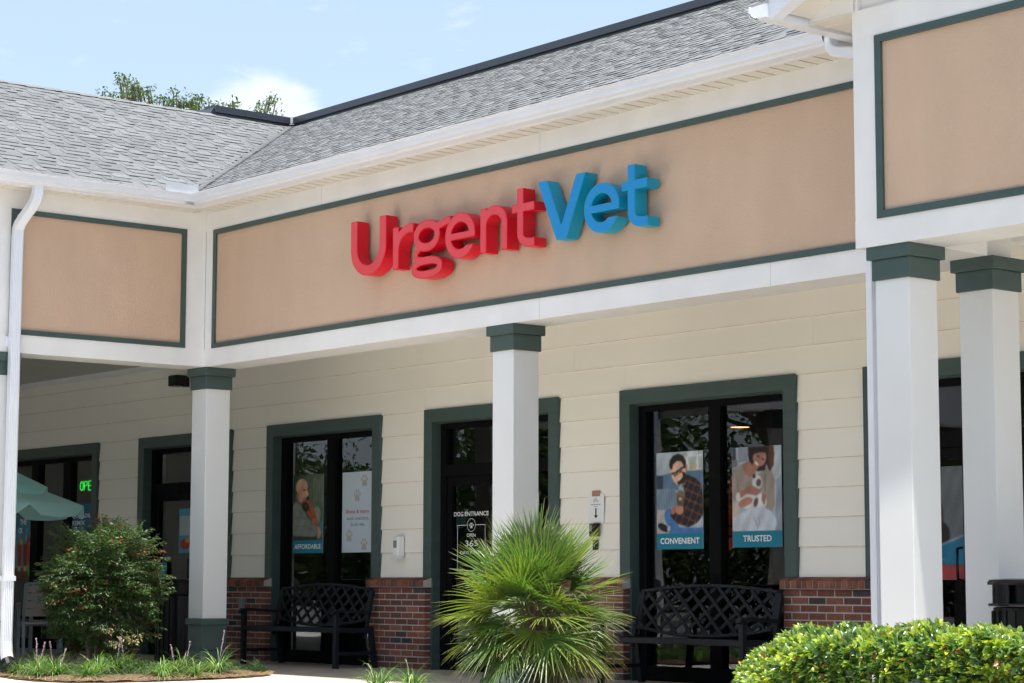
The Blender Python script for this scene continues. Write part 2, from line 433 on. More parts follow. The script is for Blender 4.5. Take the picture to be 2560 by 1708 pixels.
# sun-lit pavement apron in front of the building, butting against the planting beds
b = MB()
def curve_bed(cx, cy, rx, ry, n=28, p=2.6):
    o = []
    for i in range(n):
        t = 2 * math.pi * i / n
        c, s_ = math.cos(t), math.sin(t)
        o.append((cx + rx * math.copysign(abs(c) ** (2 / p), c), cy + ry * math.copysign(abs(s_) ** (2 / p), s_)))
    return o
ngon('pavement', [(-30, -7.5), (30, -7.5), (30, -0.02), (0.0, -0.02), (0.0, -0.02), (-30, -0.02)], -0.004, M['pave'], 0.16)
ngon('porch_floor', [(-30, -0.02), (30, -0.02), (30, D + 0.4), (-30, D + 0.4)], 0.0, M['conc'], 0.16)
wing_floor = ngon('wing_floor', [(-4.2, -7.4), (-0.42, -7.4), (-0.42, -0.024), (-4.2, -0.024)], 0.004, M['conc'])
bed1 = [(-0.36, -2.44), (0.29, -2.44), (0.83, -2.56), (1.35, -2.62), (1.75, -2.50), (1.98, -2.20), (2.06, -1.70), (2.04, -1.3), (1.99, -0.93), (1.88, -0.6), (1.74, -0.33), (1.60, -0.15), (1.45, -0.03), (1.0, 0.02), (0.35, 0.0), (0.30, -0.2), (-0.36, -0.2)]
def soil(name, poly, z0=0.0, amp=0.05, step=0.07):
    xs = [p[0] for p in poly]; ys = [p[1] for p in poly]
    def inside(x, y):
        c = False; j = len(poly) - 1
        for i in range(len(poly)):
            xi, yi = poly[i]; xj, yj = poly[j]
            if (yi > y) != (yj > y) and x < (xj - xi) * (y - yi) / (yj - yi) + xi: c = not c
            j = i
        return c
    def dist(x, y):
        m_ = 9.0
        for i in range(len(poly)):
            ax, ay = poly[i]; bx, by = poly[(i + 1) % len(poly)]
            dx, dy = bx - ax, by - ay; l2 = dx * dx + dy * dy + 1e-9
            t = max(0, min(1, ((x - ax) * dx + (y - ay) * dy) / l2))
            m_ = min(m_, math.hypot(x - ax - t * dx, y - ay - t * dy))
        return m_
    nx = int((max(xs) - min(xs)) / step) + 2; ny = int((max(ys) - min(ys)) / step) + 2
    idx = {}; b = MB(); V = []
    for i in range(nx):
        for j in range(ny):
            x = min(xs) + i * step; y = min(ys) + j * step
            if inside(x, y):
                d = dist(x, y)
                idx[i, j] = len(V)
                V.append((x, y, z0 + 0.004 + min(d, 0.25) * amp / 0.25 + rnd.uniform(-0.006, 0.006) * min(1, d * 10)))
    b.v = V
    for (i, j), a in idx.items():
        q = [idx.get((i + 1, j)), idx.get((i + 1, j + 1)), idx.get((i, j + 1))]
        if None not in q:
            b.f.append((a, *q)); b.c.append((1, 1, 1)); b.m.append(0)
    # the flat rim sheet so the outline is smooth
    n = len(poly); k = len(b.v)
    b.v += [(x, y, z0 + 0.003) for x, y in poly]; b.f.append(tuple(range(k, k + n))); b.c.append((1, 1, 1)); b.m.append(0)
    return tag(b.build(name, M['soil']), kind='structure')
soil('planting_bed', bed1)
bed2 = [(4.3, -0.6), (4.1, -1.2), (4.3, -2.2), (5.2, -3.2), (7.5, -4.0), (10.0, -4.6), (15.8, -4.6), (15.8, -1.5), (9.6, -1.5), (9.2, -0.6)]
soil('planting_bed', bed2, step=0.12)

# ================================================================== BUILDING
shop = thing('shop_building', (0, 0, 0), 'cream shop building with grey shingle roof, green trim and tan stucco panels above its porch', 'building')

# --- openings in the back wall: (casing outer left, casing outer right)
OPEN = [(-10.4, -5.972), (-4.875, -2.62), (-1.823, 0.481), (1.297, 3.527), (4.453, 6.777), (7.58, 9.93)]
SEG = [(WX0, -10.4)] + [(OPEN[i][1], OPEN[i + 1][0]) for i in range(5)] + [(9.93, WX1)]
LAP = [0.98, 1.265, 1.525, 1.786, 2.042, 2.302, 2.556, 2.802, 3.058, 3.316, 3.56, 3.78]
b = MB()
b.box(WX0, WX1, D + 0.045, D + 0.06, 2.66, 3.78)       # sheathing above heads
for a0, a1 in SEG:
    b.box(a0, a1, D + 0.045, D + 0.40, 0.0, 2.66)
def board(x0, x1, z0, z1):
    # lap board: bottom edge stands proud
    y0, y1 = D + 0.011, D + 0.031
    b.extr([(y0, z0), (y1 - .002, z1), (D + 0.044, z1), (D + 0.044, z0)][::-1], 'x', x0, x1)
    b.box(x0, x1, y0 - 0.0006, y0 + 0.004, z0 - 0.0006, z0 + 0.0038, mi=1)   # shadow line under the lap, drawn as a darker strip
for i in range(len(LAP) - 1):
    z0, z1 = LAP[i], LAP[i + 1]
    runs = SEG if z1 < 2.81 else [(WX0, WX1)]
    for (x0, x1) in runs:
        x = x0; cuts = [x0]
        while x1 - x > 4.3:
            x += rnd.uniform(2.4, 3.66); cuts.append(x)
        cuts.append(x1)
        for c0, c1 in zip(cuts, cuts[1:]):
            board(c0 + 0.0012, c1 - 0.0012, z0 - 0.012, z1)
b.box(WX0 - 0.2, WX0, -4.0, D + 0.06, 0, 3.78)  # unseen end wall, added to dim the left porch
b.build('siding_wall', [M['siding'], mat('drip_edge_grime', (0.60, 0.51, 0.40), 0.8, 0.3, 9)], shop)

# --- brick piers
def brick_col():
    t = rnd.random()
    if t < 0.13: c = (0.075, 0.055, 0.055)
    elif t < 0.30: c = (0.15, 0.068, 0.055)
    elif t < 0.72: c = (0.205, 0.078, 0.055)
    else: c = (0.255, 0.105, 0.066)
    k = rnd.uniform(0.85, 1.15)
    return tuple(v * k for v in c)
def pier(x0, x1):
    yf = D - 0.075; dep = 0.10
    b = MB()
    b.box(x0 + 0.002, x1 - 0.002, yf + 0.0022, D + 0.30, 0.0, 0.875, mi=1)
    for r_ in range(13):
        z0 = r_ * 0.0677 + 0.006; z1 = z0 + 0.0560
        off = 0.1016 if r_ % 2 else 0.0
        x = x0
        first = True
        while x < x1 - 0.02:
            ln = 0.2032 - (off if first and off else 0)
            e = min(x + ln, x1 + 0.0115)
            if x1 + 0.0115 - e < 0.045: e = x1 + 0.0115
            j = rnd.uniform(-0.0015, 0.0015)
            b.box(x, e - 0.0115, yf + j, yf + dep, z0 + rnd.uniform(-.001, .001), z1 + rnd.uniform(-.001, .001), brick_col())
            x = e; first = False
        # return side brick on the right end
        b.box(x1 - 0.09, x1, yf + dep + 0.0095, D + 0.30, z0, z1, brick_col())
        b.box(x0, x0 + 0.09, yf + dep + 0.0095, D + 0.30, z0, z1, brick_col())
    # sloping rowlock cap
    n = max(1, int(round((x1 - x0 + 0.04) / 0.0677)))
    pw = (x1 - x0 + 0.04) / n
    for i in range(n):
        a = x0 - 0.02 + i * pw + 0.0045; c = a + pw - 0.009
        b.extr([(yf - 0.035, 0.885), (yf - 0.035, 0.955), (D + 0.008, 0.988), (D + 0.03, 0.988), (D + 0.03, 0.885)][::-1], 'x', a, c, brick_col())
    b.extr([(yf - 0.030, 0.880), (yf - 0.030, 0.951), (D + 0.006, 0.983), (D + 0.02, 0.983), (D + 0.02, 0.880)][::-1], 'x', x0 - 0.018, x1 + 0.018, mi=1)
    for (a, c) in ((x1, x1 + 0.02), (x0 - 0.02, x0)):
        b.box(a - (0.08 if c > x1 else 0), c + (0 if c > x1 else 0.08), D + 0.034, D + 0.10, 0.885, 0.96, brick_col())
    b.build('brick_pier', [M['brick'], M['mortar']], shop)
for (x0, x1) in ((-6.08, -4.77), (-2.73, -1.715), (0.385, 1.405), (3.415, 4.56), (6.67, 7.69), (9.82, 12.5)):
    pier(x0, x1)

# --- window and door casings
def casing(x0, x1, name):
    b = MB()
    w_ = 0.144; h = 0.140
    xi0, xi1 = x0 + w_, x1 - w_
    b.box(x0, xi0, D - 0.018, D + 0.05, 0.985, 2.802)
    b.box(xi1, x1, D - 0.018, D + 0.05, 0.985, 2.802)
    b.box(xi0, xi1, D - 0.018, D + 0.05, 2.66, 2.802)
    # jamb returns and head, going down to the floor
    b.box(xi0 - 0.03, xi0 + 0.001, D + 0.003, D + 0.24, 0.0, 2.66)
    b.box(xi1 - 0.001, xi1 + 0.03, D + 0.003, D + 0.24, 0.0, 2.66)
    b.box(xi0, xi1, D + 0.051, D + 0.24, 2.648, 2.69)
    return b.build(name, M['green'], shop), xi0, xi1
def mullions(parent, xi0, xi1, ms, zt=2.648, transom=None, zb=0.0):
    b = MB(); y0, y1 = GY - 0.045, GY + 0.06
    b.box(xi0, xi0 + 0.10, y0, y1, zb, zt); b.box(xi1 - 0.10, xi1, y0, y1, zb, zt)
    b.box(xi0 + 0.10, xi1 - 0.10, y0, y1, zt - 0.06, zt)
    b.box(xi0 + 0.10, xi1 - 0.10, y0, y1, zb, zb + 0.14)
    for a, c in ms: b.box(a, c, y0 - 0.004, y1, zb + 0.14, zt - 0.06)
    if transom: b.box(xi0 + 0.10, xi1 - 0.10, y0 - 0.006, y1, transom[0], transom[1])
    b.build('sash_frame', M['black'], parent)
    xs = [xi0 + 0.10] + [v for q in ms for v in q] + [xi1 - 0.10]
    for k in range(0, len(xs), 2):
        rows = [(zb + 0.14, zt - 0.06)] if not transom else [(transom[1], zt - 0.06)]
        for r0, r1 in rows:
            g = MB(); g.box(xs[k], xs[k + 1], GY, GY + 0.006, r0, r1)
            g.build('pane', M['glass'], parent)
def window(x0, x1, ms):
    o, a, c = casing(x0, x1, 'window'); mullions(o, a, c, ms)
    return o
window(-10.4, -5.972, [(-9.12, -8.98), (-8.08, -7.873), (-7.137, -6.917)])
window(-1.823, 0.481, [(-0.712, -0.544)])
window(4.453, 6.777, [(5.562, 5.714)])
def door(x0, x1, leaf, label=None):
    o, a, c = casing(x0, x1, 'door_frame')
    mullions(o, a, c, [leaf[1:3]] if len(leaf) > 2 else [], transom=(2.07, 2.20))
    # side light next to the leaf
    lx0, lx1 = a + 0.10, leaf[1]
    d = MB(); y0, y1 = GY - 0.03, GY + 0.03
    d.box(lx0 + 0.004, lx0 + 0.085, y0, y1, 0.02, 2.066); d.box(lx1 - 0.085, lx1 - 0.004, y0, y1, 0.02, 2.066)
    d.box(lx0 + 0.085, lx1 - 0.085, y0, y1, 1.97, 2.066); d.box(lx0 + 0.085, lx1 - 0.085, y0, y1, 0.02, 0.28)
    lf = d.build('door_leaf', M['black'], o)
    g = MB(); g.box(lx0 + 0.085, lx1 - 0.085, GY, GY + 0.006, 0.28, 1.97); g.build('pane', M['glass'], lf)
    h = MB(); hx = lx1 - 0.11
    h.tube([(hx, y0, 1.23), (hx, y0 - 0.055, 1.22), (hx, y0 - 0.06, 1.10), (hx, y0 - 0.055, 0.97), (hx, y0, 0.96)], 0.013, 8)
    h.build('door_handle', M['blackgloss'], lf, smooth=True)
    g = MB(); g.box(leaf[2], c - 0.10, GY, GY + 0.006, 0.14, 2.07); g.build('pane', M['glass'], o)
    return o
door(-4.875, -2.62, (0, -3.60, -3.48))
door(1.297, 3.527, (0, 2.52, 2.64))
door(7.58, 9.93, (0, 8.62, 8.72))

# --- room behind the glass
b = MB()
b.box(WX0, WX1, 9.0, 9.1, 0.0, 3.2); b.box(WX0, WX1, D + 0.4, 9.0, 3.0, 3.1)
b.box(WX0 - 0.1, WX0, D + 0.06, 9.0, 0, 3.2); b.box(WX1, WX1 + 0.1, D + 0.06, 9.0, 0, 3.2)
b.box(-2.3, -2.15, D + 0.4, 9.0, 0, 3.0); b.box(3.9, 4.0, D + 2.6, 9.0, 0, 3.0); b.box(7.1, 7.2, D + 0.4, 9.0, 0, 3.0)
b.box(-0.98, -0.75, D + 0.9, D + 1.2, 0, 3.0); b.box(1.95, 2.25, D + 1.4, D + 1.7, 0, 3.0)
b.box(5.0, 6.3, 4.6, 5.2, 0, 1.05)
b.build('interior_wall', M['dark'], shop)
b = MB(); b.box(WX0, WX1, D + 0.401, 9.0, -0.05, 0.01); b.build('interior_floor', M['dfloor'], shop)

# --- porch ceiling (recessed above the beam)
b = MB()
b.box(WX0, WX1, BW - 0.02, D + 0.05, 3.742, 3.78); b.box(WX0, -BW + 0.02, WING_Y, BW - 0.02, 3.742, 3.78)
b.box(XB, WX1, YB + BW, BW - 0.02, 3.742, 3.78)
b.build('ceiling', M['ceiling'], shop)
b = MB(); b.extr([(D + 0.012, 3.742), (D - 0.03, 3.742), (D - 0.03, 3.70), (D + 0.012, 3.67)], 'x', WX0, WX1)
b.build('crown_trim', M['trimwhite'], shop)

# --- fascia wall with stucco panels.  helper works in a local frame: u along wall, n outward, z up
def fascia(org, ux, nx, length, panels, name_prefix, zt=ZS, zp1=ZP1, endcaps=True, zpb=ZB1):
    org = Vector(org); ux = Vector(ux); nx = Vector(nx)
    def P(u, n, z): return org + ux * u + nx * n + Vector((0, 0, z))
    def bx(b, u0, u1, n0, n1, z0, z1):
        vs = [P(u0, n1, z0), P(u1, n1, z0), P(u1, n0, z0), P(u0, n0, z0), P(u0, n1, z1), P(u1, n1, z1), P(u1, n0, z1), P(u0, n0, z1)]
        fs = [(0, 3, 2, 1), (4, 5, 6, 7), (0, 1, 5, 4), (1, 2, 6, 5), (2, 3, 7, 6), (3, 0, 4, 7)]
        if ux.cross(nx).z > 0: fs = [tuple(reversed(f)) for f in fs]
        b.add(vs, fs)
    b = MB()
    # beam: front board, underside, back board
    bx(b, 0, length, -BW, 0.0, ZB0, ZB1 - 0.0)
    b.build('beam', M['trimwhite'], shop)
    b = MB()
    bx(b, 0, length, -BW, -0.04, ZB1, zt + 0.3)           # backing
    bx(b, 0, length, -0.04, 0.0, zp1, zt + 0.02)          # frieze
    prev = 0.0
    for (p0, p1) in panels:
        bx(b, prev, p0, -0.04, -0.003, ZB1, zp1); prev = p1
    if prev < length: bx(b, prev, length, -0.04, -0.003, ZB1, zp1)
    b.build('fascia_board', M['trimwhite'], shop)
    for (p0, p1) in panels:
        t = MB(); g = 0.056
        bx(t, p0, p1, -0.04, 0.012, zpb, zpb + 0.052); bx(t, p0, p1, -0.04, 0.012, zp1 - 0.052, zp1)
        bx(t, p0, p0 + g, -0.04, 0.011, zpb + 0.052, zp1 - 0.052); bx(t, p1 - g, p1, -0.04, 0.011, zpb + 0.052, zp1 - 0.052)
        t.build('panel_trim', M['green'], shop)
        s_ = MB(); bx(s_, p0 + g, p1 - g, -0.04, -0.012, zpb + 0.052, zp1 - 0.052)
        s_.build('stucco_panel', M['stucco'], shop)
    return P, bx
fascia((0, 0, 0), (1, 0, 0), (0, -1, 0), 10.4, [(0.157, 10.25)], 'main')
fascia((0, 0, 0), (0, -1, 0), (1, 0, 0), 9.0, [(0.245, 2.31), (2.60, 4.7), (5.0, 7.1)], 'wing')
fascia((XB, YB, 0), (1, 0, 0), (0, -1, 0), 4.2, [(0.205, 3.8)], 'bay')
# bay left return wall
b = MB(); b.box(XB + 0.003, XB + 0.04, YB + 0.041, 0.3, ZB0 + 0.003, 5.6); b.box(XB + 0.04, XB + BW, YB + 0.42, 0.0, ZB0, 3.5)
b.box(XB, XB + 4.2, YB + 0.0, YB + 0.3, ZS + 0.30, 5.9)
b.box(XB - 0.002, XB + 0.05, YB + 0.002, 0.3, 4.90, 5.9)
b.add([(9.672, YB - 0.006, 4.925), (XB + 0.02, YB - 0.006, 4.925), (XB + 0.02, YB - 0.006, 5.16), (9.672, YB - 0.006, 4.97)], [(0, 1, 2, 3)])
b.build('bay_side_wall', M['trimwhite'], shop)

# --- columns
def column(cx, cy, base=True, name='column'):
    b = MB(); s3 = 0.1487
    b.bbox(cx - s3, cx + s3, cy - s3, cy + s3, 0.52 if base else 0.0, 3.03, 0.005)
    c = b.build(name, M['column'], shop)
    k = MB()
    k.bbox(cx - 0.1926, cx + 0.1926, cy - 0.1926, cy + 0.1926, 3.1543, 3.2445, 0.004)
    k.bbox(cx - 0.1666, cx + 0.1666, cy - 0.1666, cy + 0.1666, 3.0108, 3.1543, 0.004)
    k.build('capital', M['green'], c)
    if base:
        g = MB()
        g.bbox(cx - 0.172, cx + 0.172, cy - 0.172, cy + 0.172, 0.0, 0.2, 0.006)
        g.bbox(cx - 0.150, cx + 0.150, cy - 0.150, cy + 0.150, 0.2, 0.475, 0.003)
        g.bbox(cx - 0.172, cx + 0.172, cy - 0.172, cy + 0.172, 0.475, 0.545, 0.008)
        g.build('column_base', M['green'], c)
m_seam = mat('joint_line', (0.45, 0.44, 0.43), 0.8)
for x, z0, z1 in ((5.606, ZB0, ZB1), (5.61, ZP1, ZS), (2.2, ZP1, ZS), (8.4, ZB0, ZB1)):
    b = MB(); b.box(x - 0.0015, x + 0.0015, -0.0008, 0.0, z0 + 0.001, z1); b.build('board_seam', m_seam, shop)
column(-0.158, 0.194); column(-0.175, -2.36); column(-0.175, -4.9); column(-0.175, -7.4)
column(5.051, 0.188); column(10.364, -0.716); column(10.354, 0.203); column(13.3, -0.716)

# --- soffits (ribbed vinyl)
b = MB()
SO = 0.255      # soffit reach
def rib_x(x0, x1, ya, yb, z):
    b.box(x0, x1, ya, yb, z + 0.014, z + 0.02)
    x = x0
    while x < x1:
        b.box(x, min(x + 0.016, x1), ya, yb, z, z + 0.014)
        b.box(x + 0.026, min(x + 0.147, x1), ya, yb, z + 0.004, z + 0.0141)
        x += 0.152
rib_x(SO, 9.62, -SO, 0.0, ZS)
y = 0.0
b.box(0.0, SO, WING_Y, -SO, ZS + 0.006, ZS + 0.012)
while y > WING_Y:
    b.box(0.0, SO, max(y - 0.012, WING_Y), y, ZS, ZS + 0.006); b.box(0, SO, max(y - 0.147, WING_Y), y - 0.03, ZS + 0.002, ZS + 0.0061); y -= 0.152
b.extr([(0, 0), (SO, 0), (SO, -SO)][::-1], 'z', ZS + 0.001, ZS + 0.011)
b.build('soffit', M['soffit'], shop)
# eave fascia behind the gutter
b = MB()
b.box(SO - 0.004, 9.60, -0.285, -SO, ZS - 0.006, 5.02); b.box(SO, 0.285, WING_Y, -SO + 0.004, ZS - 0.006, 5.02)
b.build('eave_fascia', M['trimwhite'], shop)
# gutters, K profile; p = distance out from the wall
KP = [(0.285, 4.915), (0.395, 4.915), (0.408, 4.920), (0.412, 4.932), (0.424, 4.938), (0.440, 4.941), (0.452, 4.946), (0.456, 4.956), (0.458, 5.000), (0.470, 5.004), (0.500, 5.006), (0.503, 5.018), (0.460, 5.026), (0.455, 5.012), (0.446, 4.990), (0.440, 4.955), (0.40, 4.93), (0.295, 4.925), (0.295, 5.012), (0.285, 5.012)]
def gutter(name, pts_from, pts_to, f):
    b = MB(); n = len(KP)
    vs = [f(p, z, 0) for p, z in KP] + [f(p, z, 1) for p, z in KP]
    b.add(vs, [(i, (i + 1) % n, n + (i + 1) % n, n + i) for i in range(n)] + [tuple(range(n)), tuple(range(2 * n - 1, n - 1, -1))])
    return b.build(name, M['alu'], shop)
gutter('gutter', 0, 0, lambda p, z, t: (p if t == 0 else 9.375, -p, z))
gutter('gutter', 0, 0, lambda p, z, t: (p, -p if t == 0 else WING_Y, z))
# corner splash guard and corner strap
b = MB()
b.add([(0.485, -0.485, 5.014), (0.485, -0.80, 5.014), (0.485, -0.80, 5.105), (0.485, -0.485, 5.105), (0.62, -0.485, 5.014), (0.62, -0.485, 5.105)],
      [(0, 1, 2, 3), (0, 3, 5, 4)])
b.add([(0.478, -0.478, 5.014), (0.478, -0.80, 5.014), (0.478, -0.80, 5.105), (0.478, -0.478, 5.105), (0.62, -0.478, 5.014), (0.62, -0.478, 5.105)],
      [(3, 2, 1, 0), (4, 5, 3, 0)])
b.add([(0.34, -0.40, 4.9155), (0.40, -0.34, 4.9155), (0.46, -0.52, 4.9155), (0.34, -0.52, 4.9155)], [(0, 1, 2, 3)])
b.build('splash_guard', mat('splash_metal', (0.52, 0.54, 0.58), 0.5), shop)

# --- shingled roofs: real courses of strips and tabs
SL = 0.495
RH = 5.020
def shingles(name, P, length_at, nrows, seed, start=0.0):
    """P(u, s, h): u along eave, s slope distance, h height off deck"""
    rg = random.Random(seed)
    b = MB(); ex = 0.1435
    for r_ in range(nrows):
        s0 = r_ * ex; s1 = s0 + ex + 0.006
        u0, u1 = length_at(s0)
        ua, ub = length_at(s1)
        lo = 0.0045
        # base layer, shadow band printed on it
        u = u0 - rg.uniform(0, 0.9)
        while u < u1:
            e = u + 0.95
            a_, c_ = max(u, u0), min(e, u1)
            if c_ > a_ + 0.01:
                k = rg.uniform(0.235, 0.275); col = (k, k * 1.02, k * 1.03)
                kk = rg.uniform(0.16, 0.24)
                def cl(v, s_): 
                    t = length_at(s_); return min(max(v, t[0]), t[1])
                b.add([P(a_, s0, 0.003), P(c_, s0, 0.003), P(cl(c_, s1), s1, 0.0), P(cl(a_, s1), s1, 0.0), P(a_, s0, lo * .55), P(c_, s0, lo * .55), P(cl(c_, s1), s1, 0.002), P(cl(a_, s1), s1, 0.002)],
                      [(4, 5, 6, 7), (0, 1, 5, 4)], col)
            u = e
        # tabs
        u = u0 - rg.uniform(0, 0.3)
        while u < u1:
            wd = rg.choice((0.12, 0.16, 0.20, 0.26, 0.32)) * rg.uniform(0.9, 1.1); gp = rg.choice((0.03, 0.05, 0.09, 0.13, 0.17))
            a_, c_ = max(u, u0), min(u + wd, u1)
            if c_ > a_ + 0.02:
                k = rg.choice((0.25, 0.265, 0.28, 0.295, 0.235)) * rg.uniform(0.95, 1.05); col = (k * .975, k, k * 1.0)
                t = length_at(s1)
                A_, C_ = min(max(a_, t[0]), t[1]), min(max(c_, t[0]), t[1])
                sk = rg.uniform(0.004, 0.012)
                b.add([P(a_ + sk, s0 - 0.002, 0.004), P(c_ - sk, s0 - 0.002, 0.004), P(C_, s1, 0.002), P(A_, s1, 0.002), P(a_ + sk, s0 - 0.002, lo + 0.0045), P(c_ - sk, s0 - 0.002, lo + 0.0045), P(C_, s1, 0.0045), P(A_, s1, 0.0045)],
                      [(4, 5, 6, 7), (0, 4, 7, 3), (1, 2, 6, 5)], col)
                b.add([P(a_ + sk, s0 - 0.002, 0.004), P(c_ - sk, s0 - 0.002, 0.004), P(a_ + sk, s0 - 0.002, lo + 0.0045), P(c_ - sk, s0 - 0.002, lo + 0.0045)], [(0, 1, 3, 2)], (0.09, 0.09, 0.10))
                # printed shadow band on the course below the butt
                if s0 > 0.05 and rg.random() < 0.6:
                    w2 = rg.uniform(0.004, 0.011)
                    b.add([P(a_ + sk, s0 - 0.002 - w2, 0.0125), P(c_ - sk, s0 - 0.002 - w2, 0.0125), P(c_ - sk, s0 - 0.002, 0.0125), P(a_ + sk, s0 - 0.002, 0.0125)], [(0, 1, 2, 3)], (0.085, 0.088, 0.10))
            u += wd + gp
    return b.build(name, M['shingle'], shop)
cs = 1 / math.sqrt(1 + SL * SL); sn = SL * cs
nrows = 30
smax = (3.34 + 0.46) / cs
EO = 0.44
def Pmain(u, s_, h): return (u, -EO + s_ * cs - h * sn, RH + s_ * sn + h * cs)
def Pwing(u, s_, h): return (EO - s_ * cs + h * sn, -u, RH + s_ * sn + h * cs)   # u = -Y
# valley: X = -Y
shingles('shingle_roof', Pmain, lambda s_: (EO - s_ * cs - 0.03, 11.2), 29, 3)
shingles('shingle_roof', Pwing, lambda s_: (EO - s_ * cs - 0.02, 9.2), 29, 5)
st = 29 * 0.1435
YT = -EO + st * cs; ZT = RH + st * sn
b = MB()
b.add([(EO, -EO, RH - 0.01), (11.2, -EO, RH - 0.01), (11.2, YT, ZT - 0.01), (-YT, YT, ZT - 0.01), (EO, -9.2, RH - .01), (-YT, -9.2, ZT - 0.01)], [(0, 1, 2, 3), (4, 0, 3, 5)])
b.add([(-YT, YT, ZT - 0.01), (-YT, -9.2, ZT - 0.01), (-7.4, -9.2, 5.0), (-7.4, YT + 3, 5.0)], [(0, 1, 2, 3)])
b.build('roof_deck', mat('roof_felt', (0.26, 0.265, 0.27), 0.9), shop)
b = MB()
for k in range(60):
    q0, q1 = k / 60 * (YT + EO), (k + 1) / 60 * (YT + EO) + 0.02; kk = rnd.uniform(0.225, 0.28)
    z0_, z1_ = RH + q0 * SL + 0.012, RH + q1 * SL + 0.012; w_ = rnd.uniform(0.05, 0.11); w2_ = rnd.uniform(0.04, 0.09)
    b.add([(EO - q0, -EO + q0, z0_ + .004), (EO - q1, -EO + q1, z1_), (EO - q1 , -EO + q1 - w_, z1_ - 0.0), (EO - q0, -EO + q0 - w_, z0_ + .004)], [(0, 1, 2, 3)], (kk, kk, kk * 1.02))
    b.add([(EO - q0, -EO + q0, z0_ + .004), (EO - q1, -EO + q1, z1_), (EO - q1 + w2_, -EO + q1, z1_), (EO - q0 + w2_, -EO + q0, z0_ + .004)], [(0, 3, 2, 1)], (kk, kk, kk * 1.02))
b.build('valley_shingles', M['shingle'], shop)
# ridge shingles on the wing where the coping stops
b = MB()
for i in range(48):
    y1 = 2.05 - i * 0.24
    k = rnd.uniform(0.27, 0.33)
    b.add([(-YT + 0.13, y1, ZT - 0.045), (-YT, y1, ZT + 0.014), (-YT - 0.13, y1, ZT - 0.045), (-YT + 0.13, y1 - 0.24, ZT - 0.052), (-YT, y1 - 0.24, ZT + 0.004), (-YT - 0.13, y1 - 0.24, ZT - 0.052)],
          [(0, 1, 4, 3), (1, 2, 5, 4)], (k, k, k))
b.build('ridge_shingles', M['shingle'], shop)
# dark parapet coping
b = MB()
def cop(y0, y1z, x0, x1):
    pass
seams = [-YT, 0.6, 4.9, 9.3, 12.0]
for a, c in zip(seams, seams[1:]):
    b.extr([(YT + 0.02, ZT + 0.035), (YT - 0.035, ZT + 0.035), (YT - 0.035, ZT + 0.045), (YT - 0.02, ZT + 0.050), (YT - 0.02, ZT + 0.125), (YT + 0.25, ZT + 0.15), (YT + 0.25, ZT + 0.035)][::-1], 'x', a + (0.045 if a == seams[0] else 0.002), c - 0.002)
b.box(-YT, 12.0, YT + 0.0, YT + 0.20, ZT - 0.06, ZT + 0.034)
b.box(-YT - 0.2, -YT - 0.002, 2.10, YT + 0.2, ZT - 0.06, ZT + 0.034)
for a, c in ((YT, 2.55), (2.55, 2.10)):
    b.extr([(-YT - 0.02, ZT + 0.035), (-YT + 0.035, ZT + 0.035), (-YT + 0.035, ZT + 0.045), (-YT + 0.02, ZT + 0.050), (-YT + 0.02, ZT + 0.125), (-YT - 0.25, ZT + 0.15), (-YT - 0.25, ZT + 0.035)], 'y', c + 0.002, a - (0.045 if a == YT else 0.002))
b.extr([(2.08, ZT - 0.06), (2.12, ZT + 0.135), (2.0, ZT - 0.06)], 'x', -YT - 1.6, -YT - 0.02)
b.build('coping', M['coping'], shop)
b = MB(); b.box(-YT - 0.0, -YT + 0.03, YT - 0.03, YT, ZT + 0.03, ZT + 0.135)
b.build('coping_joint', M['alu'], shop)

# --- bay roof: gable facing the camera side, ridge along Y
BS = 0.42
gx0, gz0 = 9.66, 4.93
b = MB()
# sloping gable soffit, level side soffit
xr = 13.3
def zr(x): return gz0 + (x - gx0) * BS
b.add([(gx0 + .05, -1.28, gz0 + 0.03), (xr, -1.28, zr(xr) + 0.03), (xr, YB, zr(xr) + 0.03), (XB, YB, zr(XB) + 0.03), (gx0 + .05, YB, gz0 + .03)], [(0, 1, 2, 3, 4)][::1])
for k in range(14):
    x = gx0 + 0.25 + k * 0.28
    b.add([(x, -1.28, zr(x) + .024), (x + .016, -1.28, zr(x + .016) + .024), (x + .016, YB + .0, zr(x + .016) + .024), (x, YB, zr(x) + .024)], [(0, 1, 2, 3)])
b.box(gx0 + 0.012, XB + 0.02, YB + 0.0, 1.2, 4.93, 4.94)
for k in range(8):
    b.box(gx0 + 0.012, XB, YB + 0.15 + 0.26 * k, YB + 0.165 + 0.26 * k, 4.922, 4.931)
b.box(gx0 + 0.012, XB, YB - 0.012, YB + 0.008, 4.918, 4.932)
b.build('bay_soffit', M['soffit'], shop)
b = MB()
b.extr([(gx0, 4.905), (gx0 + 0.03, 4.905), (gx0 + 0.03, 5.02), (gx0, 5.02)], 'y', -1.28, 1.4)
# rake board and its drip edge
def rake(y0, y1, dz0, dz1):
    b.add([(gx0 - 0.0, y0, zr(gx0) + dz0), (xr, y0, zr(xr) + dz0), (xr, y0, zr(xr) + dz1), (gx0, y0, zr(gx0) + dz1), (gx0, y1, zr(gx0) + dz0), (xr, y1, zr(xr) + dz0), (xr, y1, zr(xr) + dz1), (gx0, y1, zr(gx0) + dz1)],
          [(0, 1, 2, 3), (0, 4, 5, 1), (3, 2, 6, 7), (0, 3, 7, 4)])
rake(-1.31, -1.28, -0.02, 0.12); rake(-1.30, -1.20, -0.026, -0.0)
b.build('rake_board', M['alu'], shop)
b = MB(); n = len(KP)
def gk(p, z, y): return (gx0 + 0.285 - p, y, z + 0.0)
b.add([gk(p, z, -1.335) for p, z in KP] + [gk(p, z, 1.3) for p, z in KP], [(i, (i + 1) % n, n + (i + 1) % n, n + i) for i in range(n)])
